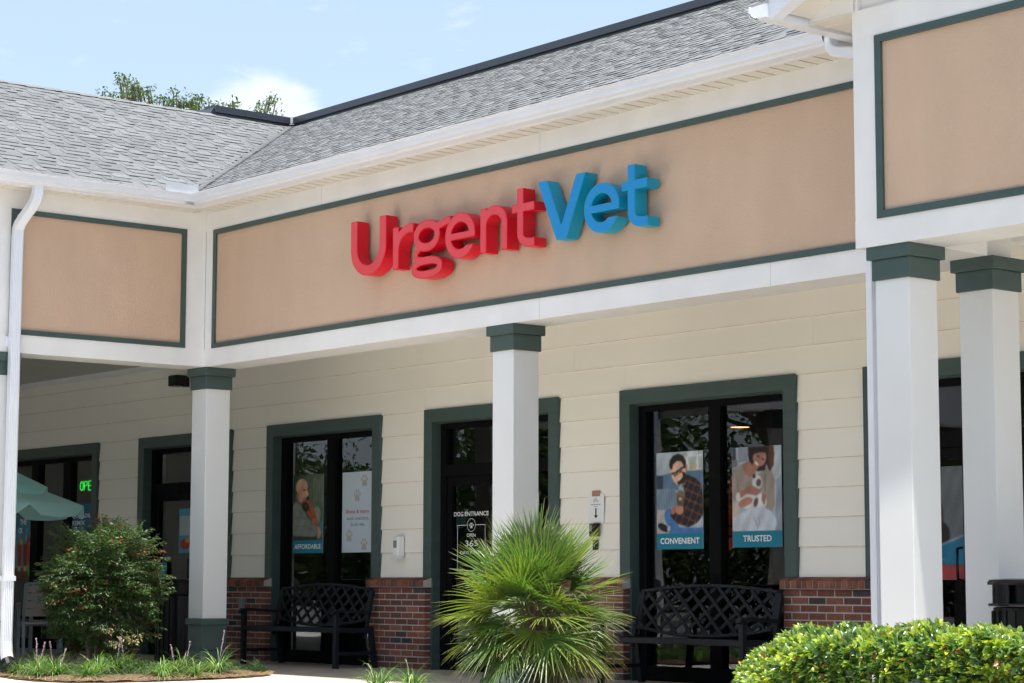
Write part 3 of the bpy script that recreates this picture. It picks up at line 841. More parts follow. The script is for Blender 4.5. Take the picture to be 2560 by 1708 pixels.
b.add([gk(p, z, -1.333) for p, z in ((0.285, 4.917), (0.372, 4.917), (0.392, 4.940), (0.452, 4.972), (0.470, 4.986), (0.474, 5.006), (0.492, 5.008), (0.492, 5.016), (0.285, 5.016))], [tuple(range(9))])
b.build('gutter', M['alu'], shop)
b = MB()
b.add([(gx0 - 0.06, -1.33, zr(gx0) + 0.095), (xr, -1.33, zr(xr) + 0.12), (xr, 5, zr(xr) + 0.12), (gx0 - 0.06, 5, zr(gx0) + 0.095)], [(0, 1, 2, 3)], (0.7, 0.7, 0.7))
b.add([(gx0 - 0.06, -1.33, zr(gx0) + 0.105), (xr, -1.33, zr(xr) + 0.13), (xr, 5, zr(xr) + 0.13), (gx0 - 0.06, 5, zr(gx0) + 0.105)], [(0, 1, 2, 3)], (0.4, 0.4, 0.4))
b.build('bay_roof', M['shingle'], shop)

# --- downspouts
b = MB()
x_ = 0.06; y_ = -2.275
b.rtube([(0.36, y_ + 0.07, 4.93), (0.35, y_ + 0.07, 4.84), (0.33, y_ + 0.065, 4.78), (0.28, y_ + 0.05, 4.71), (0.20, y_ + 0.02, 4.63), (0.12, y_, 4.55), (0.085, y_, 4.50), (0.075, y_, 4.42), (0.072, y_, 4.0), (0.072, y_, 1.0), (0.072, y_, 0.34), (0.085, y_, 0.22), (0.12, y_, 0.13), (0.17, y_, 0.075)], 0.104, 0.08, (0, 1, 0))
b.box(0.0, 0.118, y_ - 0.064, y_ + 0.064, 0.94, 0.99); b.box(0.0, 0.035, y_ - 0.072, y_ + 0.072, 3.30, 3.40)
ds = b.build('downspout', M['alu'], shop)
b = MB(); b.tube([(0.10, y_, 0.15), (0.17, y_, 0.08), (0.26, y_ + 0.01, 0.045), (0.36, y_ + 0.02, 0.035), (0.46, y_ + 0.03, 0.03)], [0.07, 0.075, 0.068, 0.07, 0.062], 14)
for k in range(6):
    t = k / 6; b.tube([(0.19 + 0.24 * t, y_ + 0.03 * t, 0.07 - 0.035 * t), (0.21 + 0.24 * t, y_ + 0.03 * t, 0.066 - 0.035 * t)], 0.079, 14)
b.build('drain_pipe', M['blackgloss'], ds, smooth=False)
b = MB()
b.rtube([(9.425, -0.40, 5.0), (9.428, -0.40, 4.93), (9.44, -0.40, 4.885), (9.475, -0.40, 4.853), (9.53, -0.40, 4.835), (9.62, -0.41, 4.815), (9.78, -0.45, 4.775), (9.90, -0.55, 4.73), (9.965, -0.60, 4.67), (9.99, -0.625, 4.58), (9.995, -0.63, 4.4), (9.995, -0.63, 2.0), (9.995, -0.63, 0.2)], 0.085, 0.08, (0.3, 1, 0))
b.build('downspout', M['alu'], shop)

# ================================================================== SIGN LETTERS (signed distance -> contour -> solid)
def contour(fn, x0, x1, z0, z1, h=0.0055):
    nx = int((x1 - x0) / h) + 3; nz = int((z1 - z0) / h) + 3
    X = x0 - h + np.arange(nx) * h; Z = z0 - h + np.arange(nz) * h
    XX, ZZ = np.meshgrid(X, Z, indexing='ij')
    S = fn(XX, ZZ) + 1e-7
    segs = {}
    def ip(i, j, k, l):
        a, c = S[i, j], S[k, l]; t = a / (a - c)
        return (X[i] + (X[k] - X[i]) * t, Z[j] + (Z[l] - Z[j]) * t)
    for i in range(nx - 1):
        for j in range(nz - 1):
            v = (S[i, j] < 0, S[i + 1, j] < 0, S[i + 1, j + 1] < 0, S[i, j + 1] < 0)
            if all(v) or not any(v): continue
            E_ = [((i, j), (i + 1, j)), ((i + 1, j), (i + 1, j + 1)), ((i + 1, j + 1), (i, j + 1)), ((i, j + 1), (i, j))]
            cr = [k for k in range(4) if v[k] != v[(k + 1) % 4]]
            def key(k):
                a, c = E_[k]; return (min(a, c), max(a, c))
            prs = []
            if len(cr) == 2:
                a, c = cr
                prs = [(a, c) if v[(a + 1) % 4] is False or not v[(a + 1) % 4] else (c, a)]
            else:
                for k in cr:
                    if v[k] and not v[(k + 1) % 4]:
                        prs.append((k, (k - 1) % 4))
            for a, c in prs:
                segs[key(a)] = (key(c), ip(*key(a)[0], *key(a)[1]))
    loops = []
    while segs:
        k0 = next(iter(segs)); lp = []; k = k0
        while k in segs:
            nx_, p = segs.pop(k); lp.append(p); k = nx_
        if len(lp) > 6:
            # thin out nearly straight runs
            q = []
            for i in range(len(lp)):
                a, p, c = lp[i - 1], lp[i], lp[(i + 1) % len(lp)]
                if q:
                    a = q[-1]
                cr_ = abs((p[0] - a[0]) * (c[1] - p[1]) - (p[1] - a[1]) * (c[0] - p[0]))
                if cr_ > 2.0e-7: q.append(p)
            loops.append(q if len(q) > 3 else lp)
    return loops

def solid_from(loops, yf, yb, b, mi_face, mi_side, fn):
    vv = []; ee = []
    for lp in loops:
        o_ = len(vv); n = len(lp); vv += [Vector(p) for p in lp]; ee += [(o_ + k, o_ + (k + 1) % n) for k in range(n)]
    r_ = delaunay_2d_cdt(vv, ee, [], 0, 1e-7)
    flat = [(p.x, p.y) for p in r_[0]]
    vs = [(x, yf, z) for x, z in flat]
    fs = []
    for t in r_[2]:
        a, c, d = [flat[i] for i in t[:3]]
        if fn(np.array([(a[0] + c[0] + d[0]) / 3]), np.array([(a[1] + c[1] + d[1]) / 3]))[0] > 0: continue
        ar = (c[0] - a[0]) * (d[1] - a[1]) - (c[1] - a[1]) * (d[0] - a[0])
        fs.append(tuple(t) if ar > 0 else tuple(reversed(t)))
    b.add(vs, fs, None, mi_face)
    if yb is not None:
        for lp in loops:
            n = len(lp)
            b.add([(x, yf, z) for x, z in lp] + [(x, yb, z) for x, z in lp], [(i, n + i, n + (i + 1) % n, (i + 1) % n) for i in range(n)], None, mi_side)

def seg(X, Z, pts, r_):
    d = np.full(X.shape, 9.0)
    for (ax, az), (bx_, bz) in zip(pts, pts[1:]):
        dx, dz = bx_ - ax, bz - az
        t = np.clip(((X - ax) * dx + (Z - az) * dz) / (dx * dx + dz * dz), 0, 1)
        d = np.minimum(d, np.hypot(X - ax - t * dx, Z - az - t * dz))
    return d - r_
def box_(X, Z, x0, x1, z0, z1):
    return np.maximum(np.maximum(x0 - X, X - x1), np.maximum(z0 - Z, Z - z1))
def ering(X, Z, cx, cz, rx, rz, hw):
    dx, dz = X - cx, Z - cz
    q = np.sqrt((dx / rx) ** 2 + (dz / rz) ** 2) + 1e-6
    g = np.sqrt((dx / rx ** 2) ** 2 + (dz / rz ** 2) ** 2) / q + 1e-6
    return np.abs((q - 1) / g) - hw
mn, mxx = np.minimum, np.maximum
def gU(X, Z):
    hw = 0.0545
    top = np.minimum(np.abs(X - 3.0), np.abs(X - 3.4715)) - hw
    r_ = np.abs(np.hypot(X - 3.2357, (Z - 4.150) / 0.94) - 0.2357) - hw
    return mxx(np.where(Z > 4.150, top, r_), Z - 4.430)
def gr(X, Z):
    arm = mxx(mxx(ering(X, Z, 3.915, 4.075, 0.225, 0.182, 0.043), 4.075 - Z), X - 3.957)
    return mn(box_(X, Z, 3.634, 3.727, 3.885, 4.29), arm)
def gg(X, Z):
    up_ = ering(X, Z, 4.163, 4.152, 0.161, 0.110, 0.041)
    ear = mxx(seg(X, Z, [(4.26, 4.235), (4.34, 4.225), (4.41, 4.240), (4.47, 4.255), (4.56, 4.257)], 0.036), X - 4.527)
    lo = ering(X, Z, 4.168, 3.852, 0.195, 0.066, 0.0385)
    lk = seg(X, Z, [(4.06, 4.045), (4.005, 4.005), (3.99, 3.965), (4.03, 3.935), (4.12, 3.925)], 0.030)
    return mn(mn(up_, ear), mn(lo, lk))
def ge(x0):
    def f(X, Z):
        X = X - x0
        ring = ering(X, Z, 0.223, 4.090, 0.178, 0.169, 0.044)
        gap = box_(X, Z, 0.24, 0.60, 3.995, 4.057)
        bar = mxx(box_(X, Z, 0.05, 0.44, 4.057, 4.120), ering(X, Z, 0.223, 4.09, 0.001, 0.001, 0.0) * 0 + np.sqrt(((X - .223) / .222) ** 2 + ((Z - 4.09) / .213) ** 2) * .22 - .22)
        return mn(mxx(ring, -gap), bar)
    return f
def gn(X, Z):
    sh = mxx(ering(X, Z, 5.156, 4.130, 0.1495, 0.130, 0.0435), 4.13 - Z)
    return mn(mn(box_(X, Z, 4.963, 5.051, 3.885, 4.292), box_(X, Z, 5.262, 5.349, 3.885, 4.15)), sh)
def gt(x0):
    def f(X, Z):
        X = X - x0
        stem = box_(X, Z, 5.484, 5.572, 3.985, 4.405)
        cr = box_(X, Z, 5.412, 5.721, 4.192, 4.270)
        hk = mxx(mxx(ering(X, Z, 5.662, 4.0, 0.134, 0.0905, 0.0415), Z - 4.0), X - 5.662)
        ft = box_(X, Z, 5.645, 5.725, 3.869, 3.949)
        return mn(mn(stem, cr), mn(hk, ft))
    return f
def poly_sdf(P_):
    def f(X, Z):
        d = np.full(X.shape, 9.0); ins = np.zeros(X.shape, bool)
        n = len(P_)
        for i in range(n):
            ax, az = P_[i]; bx_, bz = P_[(i + 1) % n]
            dx, dz = bx_ - ax, bz - az
            t = np.clip(((X - ax) * dx + (Z - az) * dz) / (dx * dx + dz * dz), 0, 1)
            d = np.minimum(d, np.hypot(X - ax - t * dx, Z - az - t * dz))
            c = ((az > Z) != (bz > Z)) & (X < (bx_ - ax) * (Z - az) / (bz - az + 1e-12) + ax)
            ins ^= c
        return np.where(ins, -d, d)
    return f
gV = poly_sdf([(5.766, 4.426), (5.888, 4.426), (6.083, 4.005), (6.278, 4.426), (6.399, 4.426), (6.146, 3.882), (6.018, 3.882)])
sign = thing('shop_sign', (0, 0, 0), 'raised red and blue channel letter sign reading UrgentVet on the tan stucco panel', 'sign')
for (nm, fn, x0, x1, z0, z1, c) in (('U', gU, 2.94, 3.53, 3.86, 4.44, 'red'), ('r', gr, 3.63, 3.96, 3.88, 4.31, 'red'), ('g', gg, 3.92, 4.53, 3.73, 4.31, 'red'), ('e', ge(4.443), 4.44, 4.90, 3.86, 4.31, 'red'),
                                 ('n', gn, 4.96, 5.35, 3.88, 4.31, 'red'), ('t', gt(0.0), 5.41, 5.73, 3.86, 4.41, 'red'), ('V', gV, 5.76, 6.40, 3.87, 4.43, 'blue'), ('e', ge(6.378), 6.37, 6.84, 3.86, 4.31, 'blue'),
                                 ('t', gt(1.445), 6.85, 7.18, 3.86, 4.41, 'blue')):
    b = MB()
    lo = contour(fn, x0, x1, z0, z1)
    solid_from(lo, -0.158, -0.022, b, 1, 1, fn)
    li = contour(lambda X, Z: fn(X, Z) + 0.007, x0, x1, z0, z1)
    solid_from(li, -0.1600, -0.158, b, 0, 1, lambda X, Z: fn(X, Z) + 0.007)
    # mounting standoffs to the stucco
    gx, gz = np.meshgrid(np.arange(x0, x1, 0.02), np.arange(z0, z1, 0.02), indexing='ij')
    k_ = np.unravel_index(np.argmin(fn(gx, gz)), gx.shape); px, pz = gx[k_], gz[k_]
    b.box(px - 0.01, px + 0.01, -0.03, 0.0, pz - 0.01, pz + 0.01, None, 1)
    o = b.build('letter', [M[c + 'face'], M[c + 'side']], sign)

# ================================================================== TEXT helper
_fonts = {}
def text_mesh(s, x, z, width, height, y, mt, name, parent=None, bold=0.0, align='l', rz=0.0, thin=0.0006, loc=None):
    """flat lettering in an XZ plane facing -Y; fits it in width x height (cap height)"""
    cu = bpy.data.curves.new(name, 'FONT'); cu.body = s; cu.size = 1.0; cu.offset = bold; cu.resolution_u = 3
    o = bpy.data.objects.new(name, cu); COL.objects.link(o)
    dg = bpy.context.evaluated_depsgraph_get(); dg.update()
    me = bpy.data.meshes.new_from_object(o.evaluated_get(dg))
    bpy.data.objects.remove(o)
    n = len(me.vertices); co = np.empty(n * 3, np.float32); me.vertices.foreach_get('co', co); co = co.reshape(-1, 3)
    x0, x1 = co[:, 0].min(), co[:, 0].max(); z0, z1 = co[:, 1].min(), co[:, 1].max()
    if any(ch in s for ch in 'gjpqy,'): pass
    sx = width / (x1 - x0); sz = height / (z1 - z0)
    out_ = np.stack([x + (co[:, 0] - x0) * sx, np.full(n, y), z + (co[:, 1] - z0) * sz], 1)
    me.vertices.foreach_set('co', out_.astype(np.float32).ravel())
    me.materials.clear(); me.materials.append(mt)
    me.name = name
    me.update()
    o = bpy.data.objects.new(name, me); COL.objects.link(o)
    if parent: o.parent = parent
    return o

# ================================================================== POSTERS (painted procedurally, printed on thin panels)
class Art:
    def __init__(s, W, H, bgc):
        s.W, s.H = W, H
        s.x, s.y = np.meshgrid(np.linspace(0, 1, W), np.linspace(0, 1, H))      # y down
        s.a = np.ones((H, W, 3)) * np.array(bgc)
    def blend(s, mask, c, al=1.0):
        mask = np.clip(mask, 0, 1)[..., None] * al
        c = np.asarray(c)
        s.a = s.a * (1 - mask) + c * mask
    def ell(s, cx, cy, rx, ry, c, rot=0.0, soft=0.05, al=1.0, asp=None):
        asp = asp or s.asp
        t = R(rot); dx = (s.x - cx); dy = (s.y - cy) * s.asp
        u = (dx * math.cos(t) + dy * math.sin(t)) / rx; v = (-dx * math.sin(t) + dy * math.cos(t)) / (ry * s.asp)
        s.blend((1 - np.sqrt(u * u + v * v)) / soft + 0.5, c, al)
    def pol(s, pts, c, soft=0.012, al=1.0):
        f = poly_sdf([(px, py * s.asp) for px, py in pts])
        s.blend(0.5 - f(s.x, s.y * s.asp) / soft, c, al)
    def line(s, pts, r_, c, al=1.0, soft=0.008):
        d = seg(s.x, s.y * s.asp, [(px, py * s.asp) for px, py in pts], r_)
        s.blend(0.5 - d / soft, c, al)
    def noise(s, amt):
        f = 0.05 * np.sin(s.x * 9.1 + 3 * s.y) * np.cos(s.y * 13.3 - 2 * s.x) + 0.04 * np.sin(s.x * 27 + s.y * 17)
        s.a = np.clip(s.a * (1 + f[..., None]), 0, 1)
        for _ in range(2):
            q = np.pad(s.a, ((1, 1), (1, 1), (0, 0)), mode='edge')
            s.a = (q[:-2, 1:-1] + q[2:, 1:-1] + q[1:-1, :-2] + q[1:-1, 2:] + 2 * s.a) / 6
        s.a = np.clip(s.a * (1 + amt * nrg.normal(size=s.a.shape[:2])[..., None]), 0, 1)

def poster(art, x0, x1, z0, z1, y, label, band=None, words=None, th=0.004, cat='poster', wcol=None):
    t = thing('poster', ((x0 + x1) / 2, y, z0), label, cat)
    cx, cy, cz = t.location
    H, W = art.a.shape[:2]
    zb_ = z0 + (band if band else 0.0)
    xs = np.linspace(x0, x1, W) - cx; zs = np.linspace(z1, zb_, H) - cz
    XX, ZZ = np.meshgrid(xs, zs)
    V = np.stack([XX, np.full(XX.shape, 0.0), ZZ], -1).reshape(-1, 3)
    i = np.arange(H - 1)[:, None] * W + np.arange(W - 1)[None, :]
    F = np.stack([i, i + W, i + W + 1, i + 1], -1).reshape(-1, 4)
    npmesh('printed_picture', V, F, M['poster'], t, lin(art.a.reshape(-1, 3)))
    b = MB(); b.box(x0 - cx, x1 - cx, 0.001, 0.004, z0 - cz, z1 - cz); b.build('backing_sheet', M['white'], t)
    if band:
        b = MB(); b.box(x0 - cx, x1 - cx, -0.0005, 0.0009, z0 - cz, zb_ - cz); b.build('caption_band', M['band'], t)
    for (s_, tx, tz, tw, thh, mt, bo) in (words or []):
        text_mesh(s_, tx - cx, tz - cz, tw, thh, -0.0012, mt, 'lettering', t, bo)
    return t
PY = GY - 0.010
sk = (0.88, 0.69, 0.59)
# man with cat
a = Art(100, 130, (0.66, 0.71, 0.75)); a.asp = 0.78 / 0.634
def nm(x, y): return ((x - 75) / 622, (y - 165) / 1090)
def NP(l): return [nm(*p) for p in l]
a.pol(NP([(440, 150), (700, 150), (700, 430), (500, 430)]), (0.80, 0.83, 0.84))
for q in ([(505, 245), (615, 240), (615, 410), (520, 415)], [(640, 150), (690, 150), (690, 210), (640, 215)], [(640, 240), (690, 235), (690, 400), (640, 400)], [(445, 170), (490, 168), (490, 230), (450, 235)]):
    a.pol(NP(q), (0.66, 0.70, 0.70))
a.pol(NP([(525, 330), (615, 325), (615, 405), (530, 410)]), (0.74, 0.66, 0.52))
a.pol(NP([(75, 470), (170, 465), (340, 430), (700, 420), (700, 700), (75, 665)]), (0.36, 0.47, 0.57))
a.pol(NP([(75, 470), (165, 480), (160, 655), (75, 655)]), (0.17, 0.23, 0.31))
a.pol(NP([(75, 660), (340, 655), (360, 960), (75, 930)]), (0.47, 0.55, 0.62))
for k in range(7): a.line(NP([(95 + k * 36, 700), (110 + k * 36, 930)]), 0.006, (0.36, 0.44, 0.53))
a.pol(NP([(75, 935), (330, 965), (330, 1262), (75, 1262)]), (0.70, 0.68, 0.66))
a.ell(*nm(275, 1045), 0.16, 0.10, (0.22, 0.42, 0.68), 30)
a.pol(NP([(180, 1000), (230, 950), (330, 1000), (380, 1180), (700, 1190), (700, 1262), (240, 1262), (250, 1190), (190, 1090)]), (0.27, 0.46, 0.70))
a.ell(*nm(165, 1175), 0.125, 0.043, (0.06, 0.08, 0.16), 20)
a.ell(*nm(238, 1192), 0.035, 0.035, (0.80, 0.78, 0.74), 20)
shirt = NP([(490, 475), (600, 530), (665, 600), (698, 760), (698, 1020), (620, 1120), (500, 1180), (340, 1120), (262, 1020), (262, 960), (340, 985), (420, 960), (440, 870), (455, 760), (450, 650), (430, 600)])
a.pol(shirt, (0.10, 0.085, 0.11))
fs_ = poly_sdf([(px, py * a.asp) for px, py in shirt])(a.x, a.y * a.asp)
ins = np.clip(0.5 - fs_ / 0.02, 0, 1)
ux_ = (a.x * 0.9 + a.y * 0.6); vx_ = (a.y * 1.25 - a.x * 0.35)
a.blend(ins * (np.abs(((ux_ * 7.5) % 1) - 0.5) < 0.14) * 1.0, (0.52, 0.30, 0.20), 0.55)
a.blend(ins * (np.abs(((vx_ * 7.0) % 1) - 0.5) < 0.13) * 1.0, (0.58, 0.34, 0.22), 0.5)
a.blend(ins * (np.abs(((vx_ * 7.0 + .5) % 1) - 0.5) < 0.12) * 1.0, (0.08, 0.12, 0.26), 0.5)
a.pol(NP([(372, 640), (432, 600), (440, 690), (385, 690)]), (0.60, 0.70, 0.74))
a.pol(NP([(400, 560), (480, 500), (470, 600), (420, 640)]), (0.55, 0.36, 0.28))
a.ell(*nm(372, 440), 0.155, 0.165, sk, -18)
a.ell(*nm(420, 515), 0.10, 0.07, (0.16, 0.10, 0.08), -32)
a.ell(*nm(365, 490), 0.105, 0.08, sk, -18)
a.ell(*nm(400, 560), 0.075, 0.035, (0.17, 0.11, 0.09), -30)
a.ell(*nm(385, 532), 0.052, 0.017, (0.86, 0.76, 0.72), -30)
a.pol(NP([(248, 330), (260, 270), (300, 215), (370, 190), (430, 215), (468, 280), (478, 350), (462, 400), (440, 340), (410, 290), (350, 285), (300, 330), (285, 400), (258, 380)]), (0.08, 0.065, 0.07))
a.ell(*nm(480, 380), 0.022, 0.04, (0.72, 0.48, 0.40), 0)
a.line(NP([(285, 455), (340, 440), (360, 460)]), 0.012, (0.05, 0.05, 0.06)); a.line(NP([(350, 430), (420, 385), (450, 370)]), 0.013, (0.05, 0.05, 0.06))
a.ell(*nm(330, 468), 0.042, 0.024, (0.45, 0.38, 0.36), -25); a.ell(*nm(398, 425), 0.042, 0.024, (0.40, 0.33, 0.32), -25)
a.ell(*nm(398, 800), 0.085, 0.105, (0.44, 0.35, 0.27), 0); a.ell(*nm(398, 738), 0.09, 0.05, (0.50, 0.41, 0.32), 0)
for k in range(5): a.line(NP([(350, 760 + k * 30), (445, 770 + k * 30)]), 0.006, (0.24, 0.18, 0.14), 0.7)
a.ell(*nm(395, 800), 0.04, 0.02, (0.75, 0.70, 0.62), 0)
a.ell(*nm(385, 945), 0.09, 0.055, (0.76, 0.52, 0.44), 10); a.ell(*nm(300, 955), 0.05, 0.05, (0.66, 0.42, 0.34), 40)
a.noise(0.03)
poster(a, 4.812, 5.445, 1.253, 2.180, PY, 'poster of a bearded man in plaid shirt holding a tabby cat, captioned CONVENIENT', 0.152,
       [('CONVENIENT', 4.862, 1.303, 0.535, 0.058, M['white'], 0.018)])
# woman with cat
a = Art(100, 130, (0.66, 0.69, 0.73)); a.asp = 0.77 / 0.626
def nm(x, y): return ((x - 1095) / 664, (y - 90) / 1150)
a.pol(NP([(1095, 90), (1150, 90), (1150, 260), (1095, 270)]), (0.22, 0.27, 0.34)); a.pol(NP([(1095, 275), (1170, 260), (1175, 340), (1095, 370)]), (0.47, 0.47, 0.48))
a.pol(NP([(1180, 90), (1320, 90), (1310, 280), (1185, 300)]), (0.52, 0.55, 0.60))
a.pol(NP([(1640, 90), (1760, 90), (1760, 1240), (1640, 1240)]), (0.70, 0.73, 0.76)); a.pol(NP([(1690, 560), (1760, 480), (1760, 1240), (1670, 1240)]), (0.56, 0.60, 0.65))
a.pol(NP([(1095, 400), (1220, 325), (1260, 330), (1270, 470), (1340, 520), (1450, 470), (1560, 380), (1620, 400), (1670, 560), (1665, 900), (1630, 980), (1540, 940), (1500, 700), (1250, 650), (1160, 860), (1095, 780)]), (0.60, 0.56, 0.52))
a.line(NP([(1160, 480), (1180, 700)]), 0.006, (0.42, 0.39, 0.37)); a.line(NP([(1545, 480), (1540, 720)]), 0.008, (0.42, 0.38, 0.36))
a.pol(NP([(1235, 320), (1360, 270), (1430, 400), (1400, 480), (1330, 510), (1270, 460)]), (0.62, 0.44, 0.38))
a.pol(NP([(1315, 90), (1640, 90), (1668, 200), (1650, 360), (1600, 430), (1560, 330), (1540, 420), (1440, 430), (1330, 280)]), (0.14, 0.10, 0.10))
a.pol(NP([(1600, 90), (1660, 100), (1660, 350), (1610, 440), (1590, 300)]), (0.34, 0.20, 0.15))
a.ell(*nm(1470, 235), 0.135, 0.115, (0.68, 0.47, 0.41), -35)
a.ell(*nm(1420, 345), 0.06, 0.055, (0.66, 0.44, 0.38), -30)
a.pol(NP([(1370, 90), (1600, 90), (1585, 190), (1480, 170), (1400, 190), (1330, 280), (1316, 180)]), (0.13, 0.09, 0.09))
a.ell(*nm(1430, 322), 0.045, 0.018, (0.90, 0.86, 0.84), 40)
a.line(NP([(1440, 215), (1470, 235)]), 0.007, (0.1, 0.07, 0.07)); a.line(NP([(1500, 262), (1530, 275)]), 0.007, (0.1, 0.07, 0.07))
a.ell(*nm(1330, 800), 0.20, 0.12, (0.84, 0.83, 0.83), 0, soft=0.2)
a.ell(*nm(1480, 850), 0.12, 0.10, (0.86, 0.86, 0.87), 0, soft=0.2)
a.ell(*nm(1435, 580), 0.105, 0.085, (0.80, 0.79, 0.80), 20, soft=0.15); a.ell(*nm(1455, 585), 0.05, 0.045, (0.36, 0.31, 0.31), 20, soft=0.3); a.ell(*nm(1395, 495), 0.03, 0.025, (0.22, 0.19, 0.2), 20)
a.ell(*nm(1180, 770), 0.06, 0.055, (0.82, 0.80, 0.79), 0, soft=0.2); a.ell(*nm(1140, 960), 0.09, 0.12, (0.78, 0.72, 0.68), 0, soft=0.2)
a.pol(NP([(1190, 700), (1350, 610), (1500, 700), (1420, 760), (1290, 730), (1210, 790)]), (0.66, 0.46, 0.40))
a.pol(NP([(1500, 720), (1560, 760), (1530, 900), (1490, 820)]), (0.62, 0.44, 0.38))
a.ell(*nm(1275, 845), 0.15, 0.05, (0.70, 0.49, 0.43), -15); a.ell(*nm(1415, 855), 0.04, 0.06, (0.40, 0.30, 0.26), 20, soft=0.3)
a.ell(*nm(1470, 1110), 0.33, 0.17, (0.78, 0.82, 0.87), 10, soft=0.1); a.pol(NP([(1095, 1060), (1240, 980), (1500, 1020), (1650, 1240), (1095, 1240)]), (0.77, 0.80, 0.84))
a.line(NP([(1390, 1060), (1440, 1200)]), 0.010, (0.60, 0.65, 0.72)); a.line(NP([(1450, 1060), (1465, 1180)]), 0.008, (0.62, 0.67, 0.74))
a.noise(0.02)
poster(a, 5.832, 6.458, 1.260, 2.184, PY, 'poster of a smiling woman cradling a white cat on her lap, captioned TRUSTED', 0.150,
       [('TRUSTED', 5.968, 1.312, 0.36, 0.058, M['white'], 0.018)])
# old man with dog
a = Art(100, 130, (0.15, 0.23, 0.18)); a.asp = 0.77 / 0.62
def nm(x, y): return ((x - 212) / 475, (y - 230) / 1028)
a.ell(*nm(560, 480), 0.5, 0.4, (0.34, 0.40, 0.33), 0, soft=0.6)
for k in range(4): a.line(NP([(545 + k * 42, 300), (545 + k * 42, 640)]), 0.022, (0.60, 0.60, 0.52), 0.45, soft=0.05)
a.ell(*nm(640, 860), 0.1, 0.06, (0.28, 0.47, 0.24), 0, soft=0.6); a.ell(*nm(660, 1080), 0.12, 0.15, (0.25, 0.47, 0.47), 0, soft=0.5)
a.ell(*nm(585, 880), 0.14, 0.14, (0.55, 0.55, 0.52), 10, soft=0.15)
a.pol(NP([(205, 700), (260, 650), (350, 720), (440, 900), (560, 1000), (610, 1080), (600, 1190), (500, 1230), (205, 1215)]), (0.50, 0.52, 0.48), 0.03)
for q in ([(250, 900), (420, 920), (540, 1010)], [(240, 1030), (420, 1040), (540, 1110)], [(300, 780), (380, 900)]): a.line(NP(q), 0.012, (0.38, 0.40, 0.38), 0.7, soft=0.03)
a.pol(NP([(205, 1190), (560, 1210), (600, 1262), (205, 1262)]), (0.16, 0.17, 0.18))
a.pol(NP([(262, 560), (330, 640), (350, 700), (270, 650)]), (0.55, 0.38, 0.30))
a.ell(*nm(345, 420), 0.20, 0.125, (0.80, 0.63, 0.53), 0); a.ell(*nm(365, 540), 0.185, 0.125, (0.78, 0.57, 0.48), 0)
a.ell(*nm(285, 560), 0.045, 0.055, (0.66, 0.45, 0.38), 0); a.ell(*nm(385, 470), 0.04, 0.012, (0.25, 0.15, 0.12), 0); a.ell(*nm(440, 468), 0.02, 0.012, (0.25, 0.15, 0.12), 0)
a.ell(*nm(425, 530), 0.04, 0.045, (0.86, 0.68, 0.58), 0); a.ell(*nm(405, 610), 0.10, 0.035, (0.60, 0.56, 0.52), 0)
a.pol(NP([(350, 650), (400, 610), (460, 620), (520, 720), (560, 820), (600, 960), (610, 1060), (580, 1070), (540, 960), (470, 900), (390, 780), (350, 720)]), (0.66, 0.33, 0.16), 0.02)
a.ell(*nm(410, 735), 0.12, 0.07, (0.11, 0.09, 0.09), 20, soft=0.2); a.ell(*nm(445, 605), 0.05, 0.03, (0.12, 0.09, 0.08), 0, soft=0.3); a.ell(*nm(415, 725), 0.035, 0.02, (0.45, 0.16, 0.17), 0, soft=0.3)
a.line(NP([(470, 760), (530, 950)]), 0.02, (0.47, 0.21, 0.10), 0.6, soft=0.04)
a.pol(NP([(590, 1040), (630, 1060), (660, 1140), (640, 1230), (600, 1240), (610, 1130)]), (0.74, 0.52, 0.44)); a.ell(*nm(540, 960), 0.055, 0.035, (0.66, 0.45, 0.38), 0)
a.noise(0.03)
poster(a, -1.462, -0.842, 1.272, 2.196, PY, 'poster of a bald elderly man hugging a small brown dog, captioned AFFORDABLE', 0.152,
       [('AFFORDABLE', -1.425, 1.322, 0.545, 0.056, M['white'], 0.018)])
# white paw print notice
a = Art(80, 120, (0.78, 0.83, 0.87)); a.asp = 0.92 / 0.585
def paw(cx, cy, s_, c, rot=0):
    for dx, dy, rr, r2 in ((0, 0.022, 0.055, 0.030), (-0.035, 0.040, 0.03, 0.02), (0.035, 0.040, 0.03, 0.02), (-0.07, -0.012, 0.019, 0.018), (-0.028, -0.040, 0.019, 0.02), (0.028, -0.040, 0.019, 0.02), (0.07, -0.012, 0.019, 0.018)):
        a.ell(cx + dx * s_, cy + dy * s_, rr * s_, r2 * s_, c, 0, soft=0.3)
for cx, cy in ((0.74, 0.11), (0.50, 0.29), (0.24, 0.79), (0.74, 0.90)): paw(cx, cy, 1.25, (0.70, 0.68, 0.66))
m_red = mat('print_red', (0.42, 0.06, 0.08), 0.5); m_sl = mat('print_slate', (0.16, 0.25, 0.30), 0.5); m_tl = mat('print_teal', (0.02, 0.27, 0.33), 0.5)
poster(a, -0.452, 0.136, 1.272, 2.190, PY, 'white notice with pale paw prints reading Illness and injury work overtime So do we', None,
       [('Illness & injury', -0.375, 1.705, 0.455, 0.055, m_red, 0.014), ('work overtime.', -0.365, 1.640, 0.44, 0.042, m_sl, 0.012), ('So', -0.285, 1.572, 0.063, 0.042, m_tl, 0.014), ('do', -0.205, 1.572, 0.070, 0.042, m_tl, 0.014), ('we.', -0.118, 1.572, 0.113, 0.030, m_tl, 0.014)])
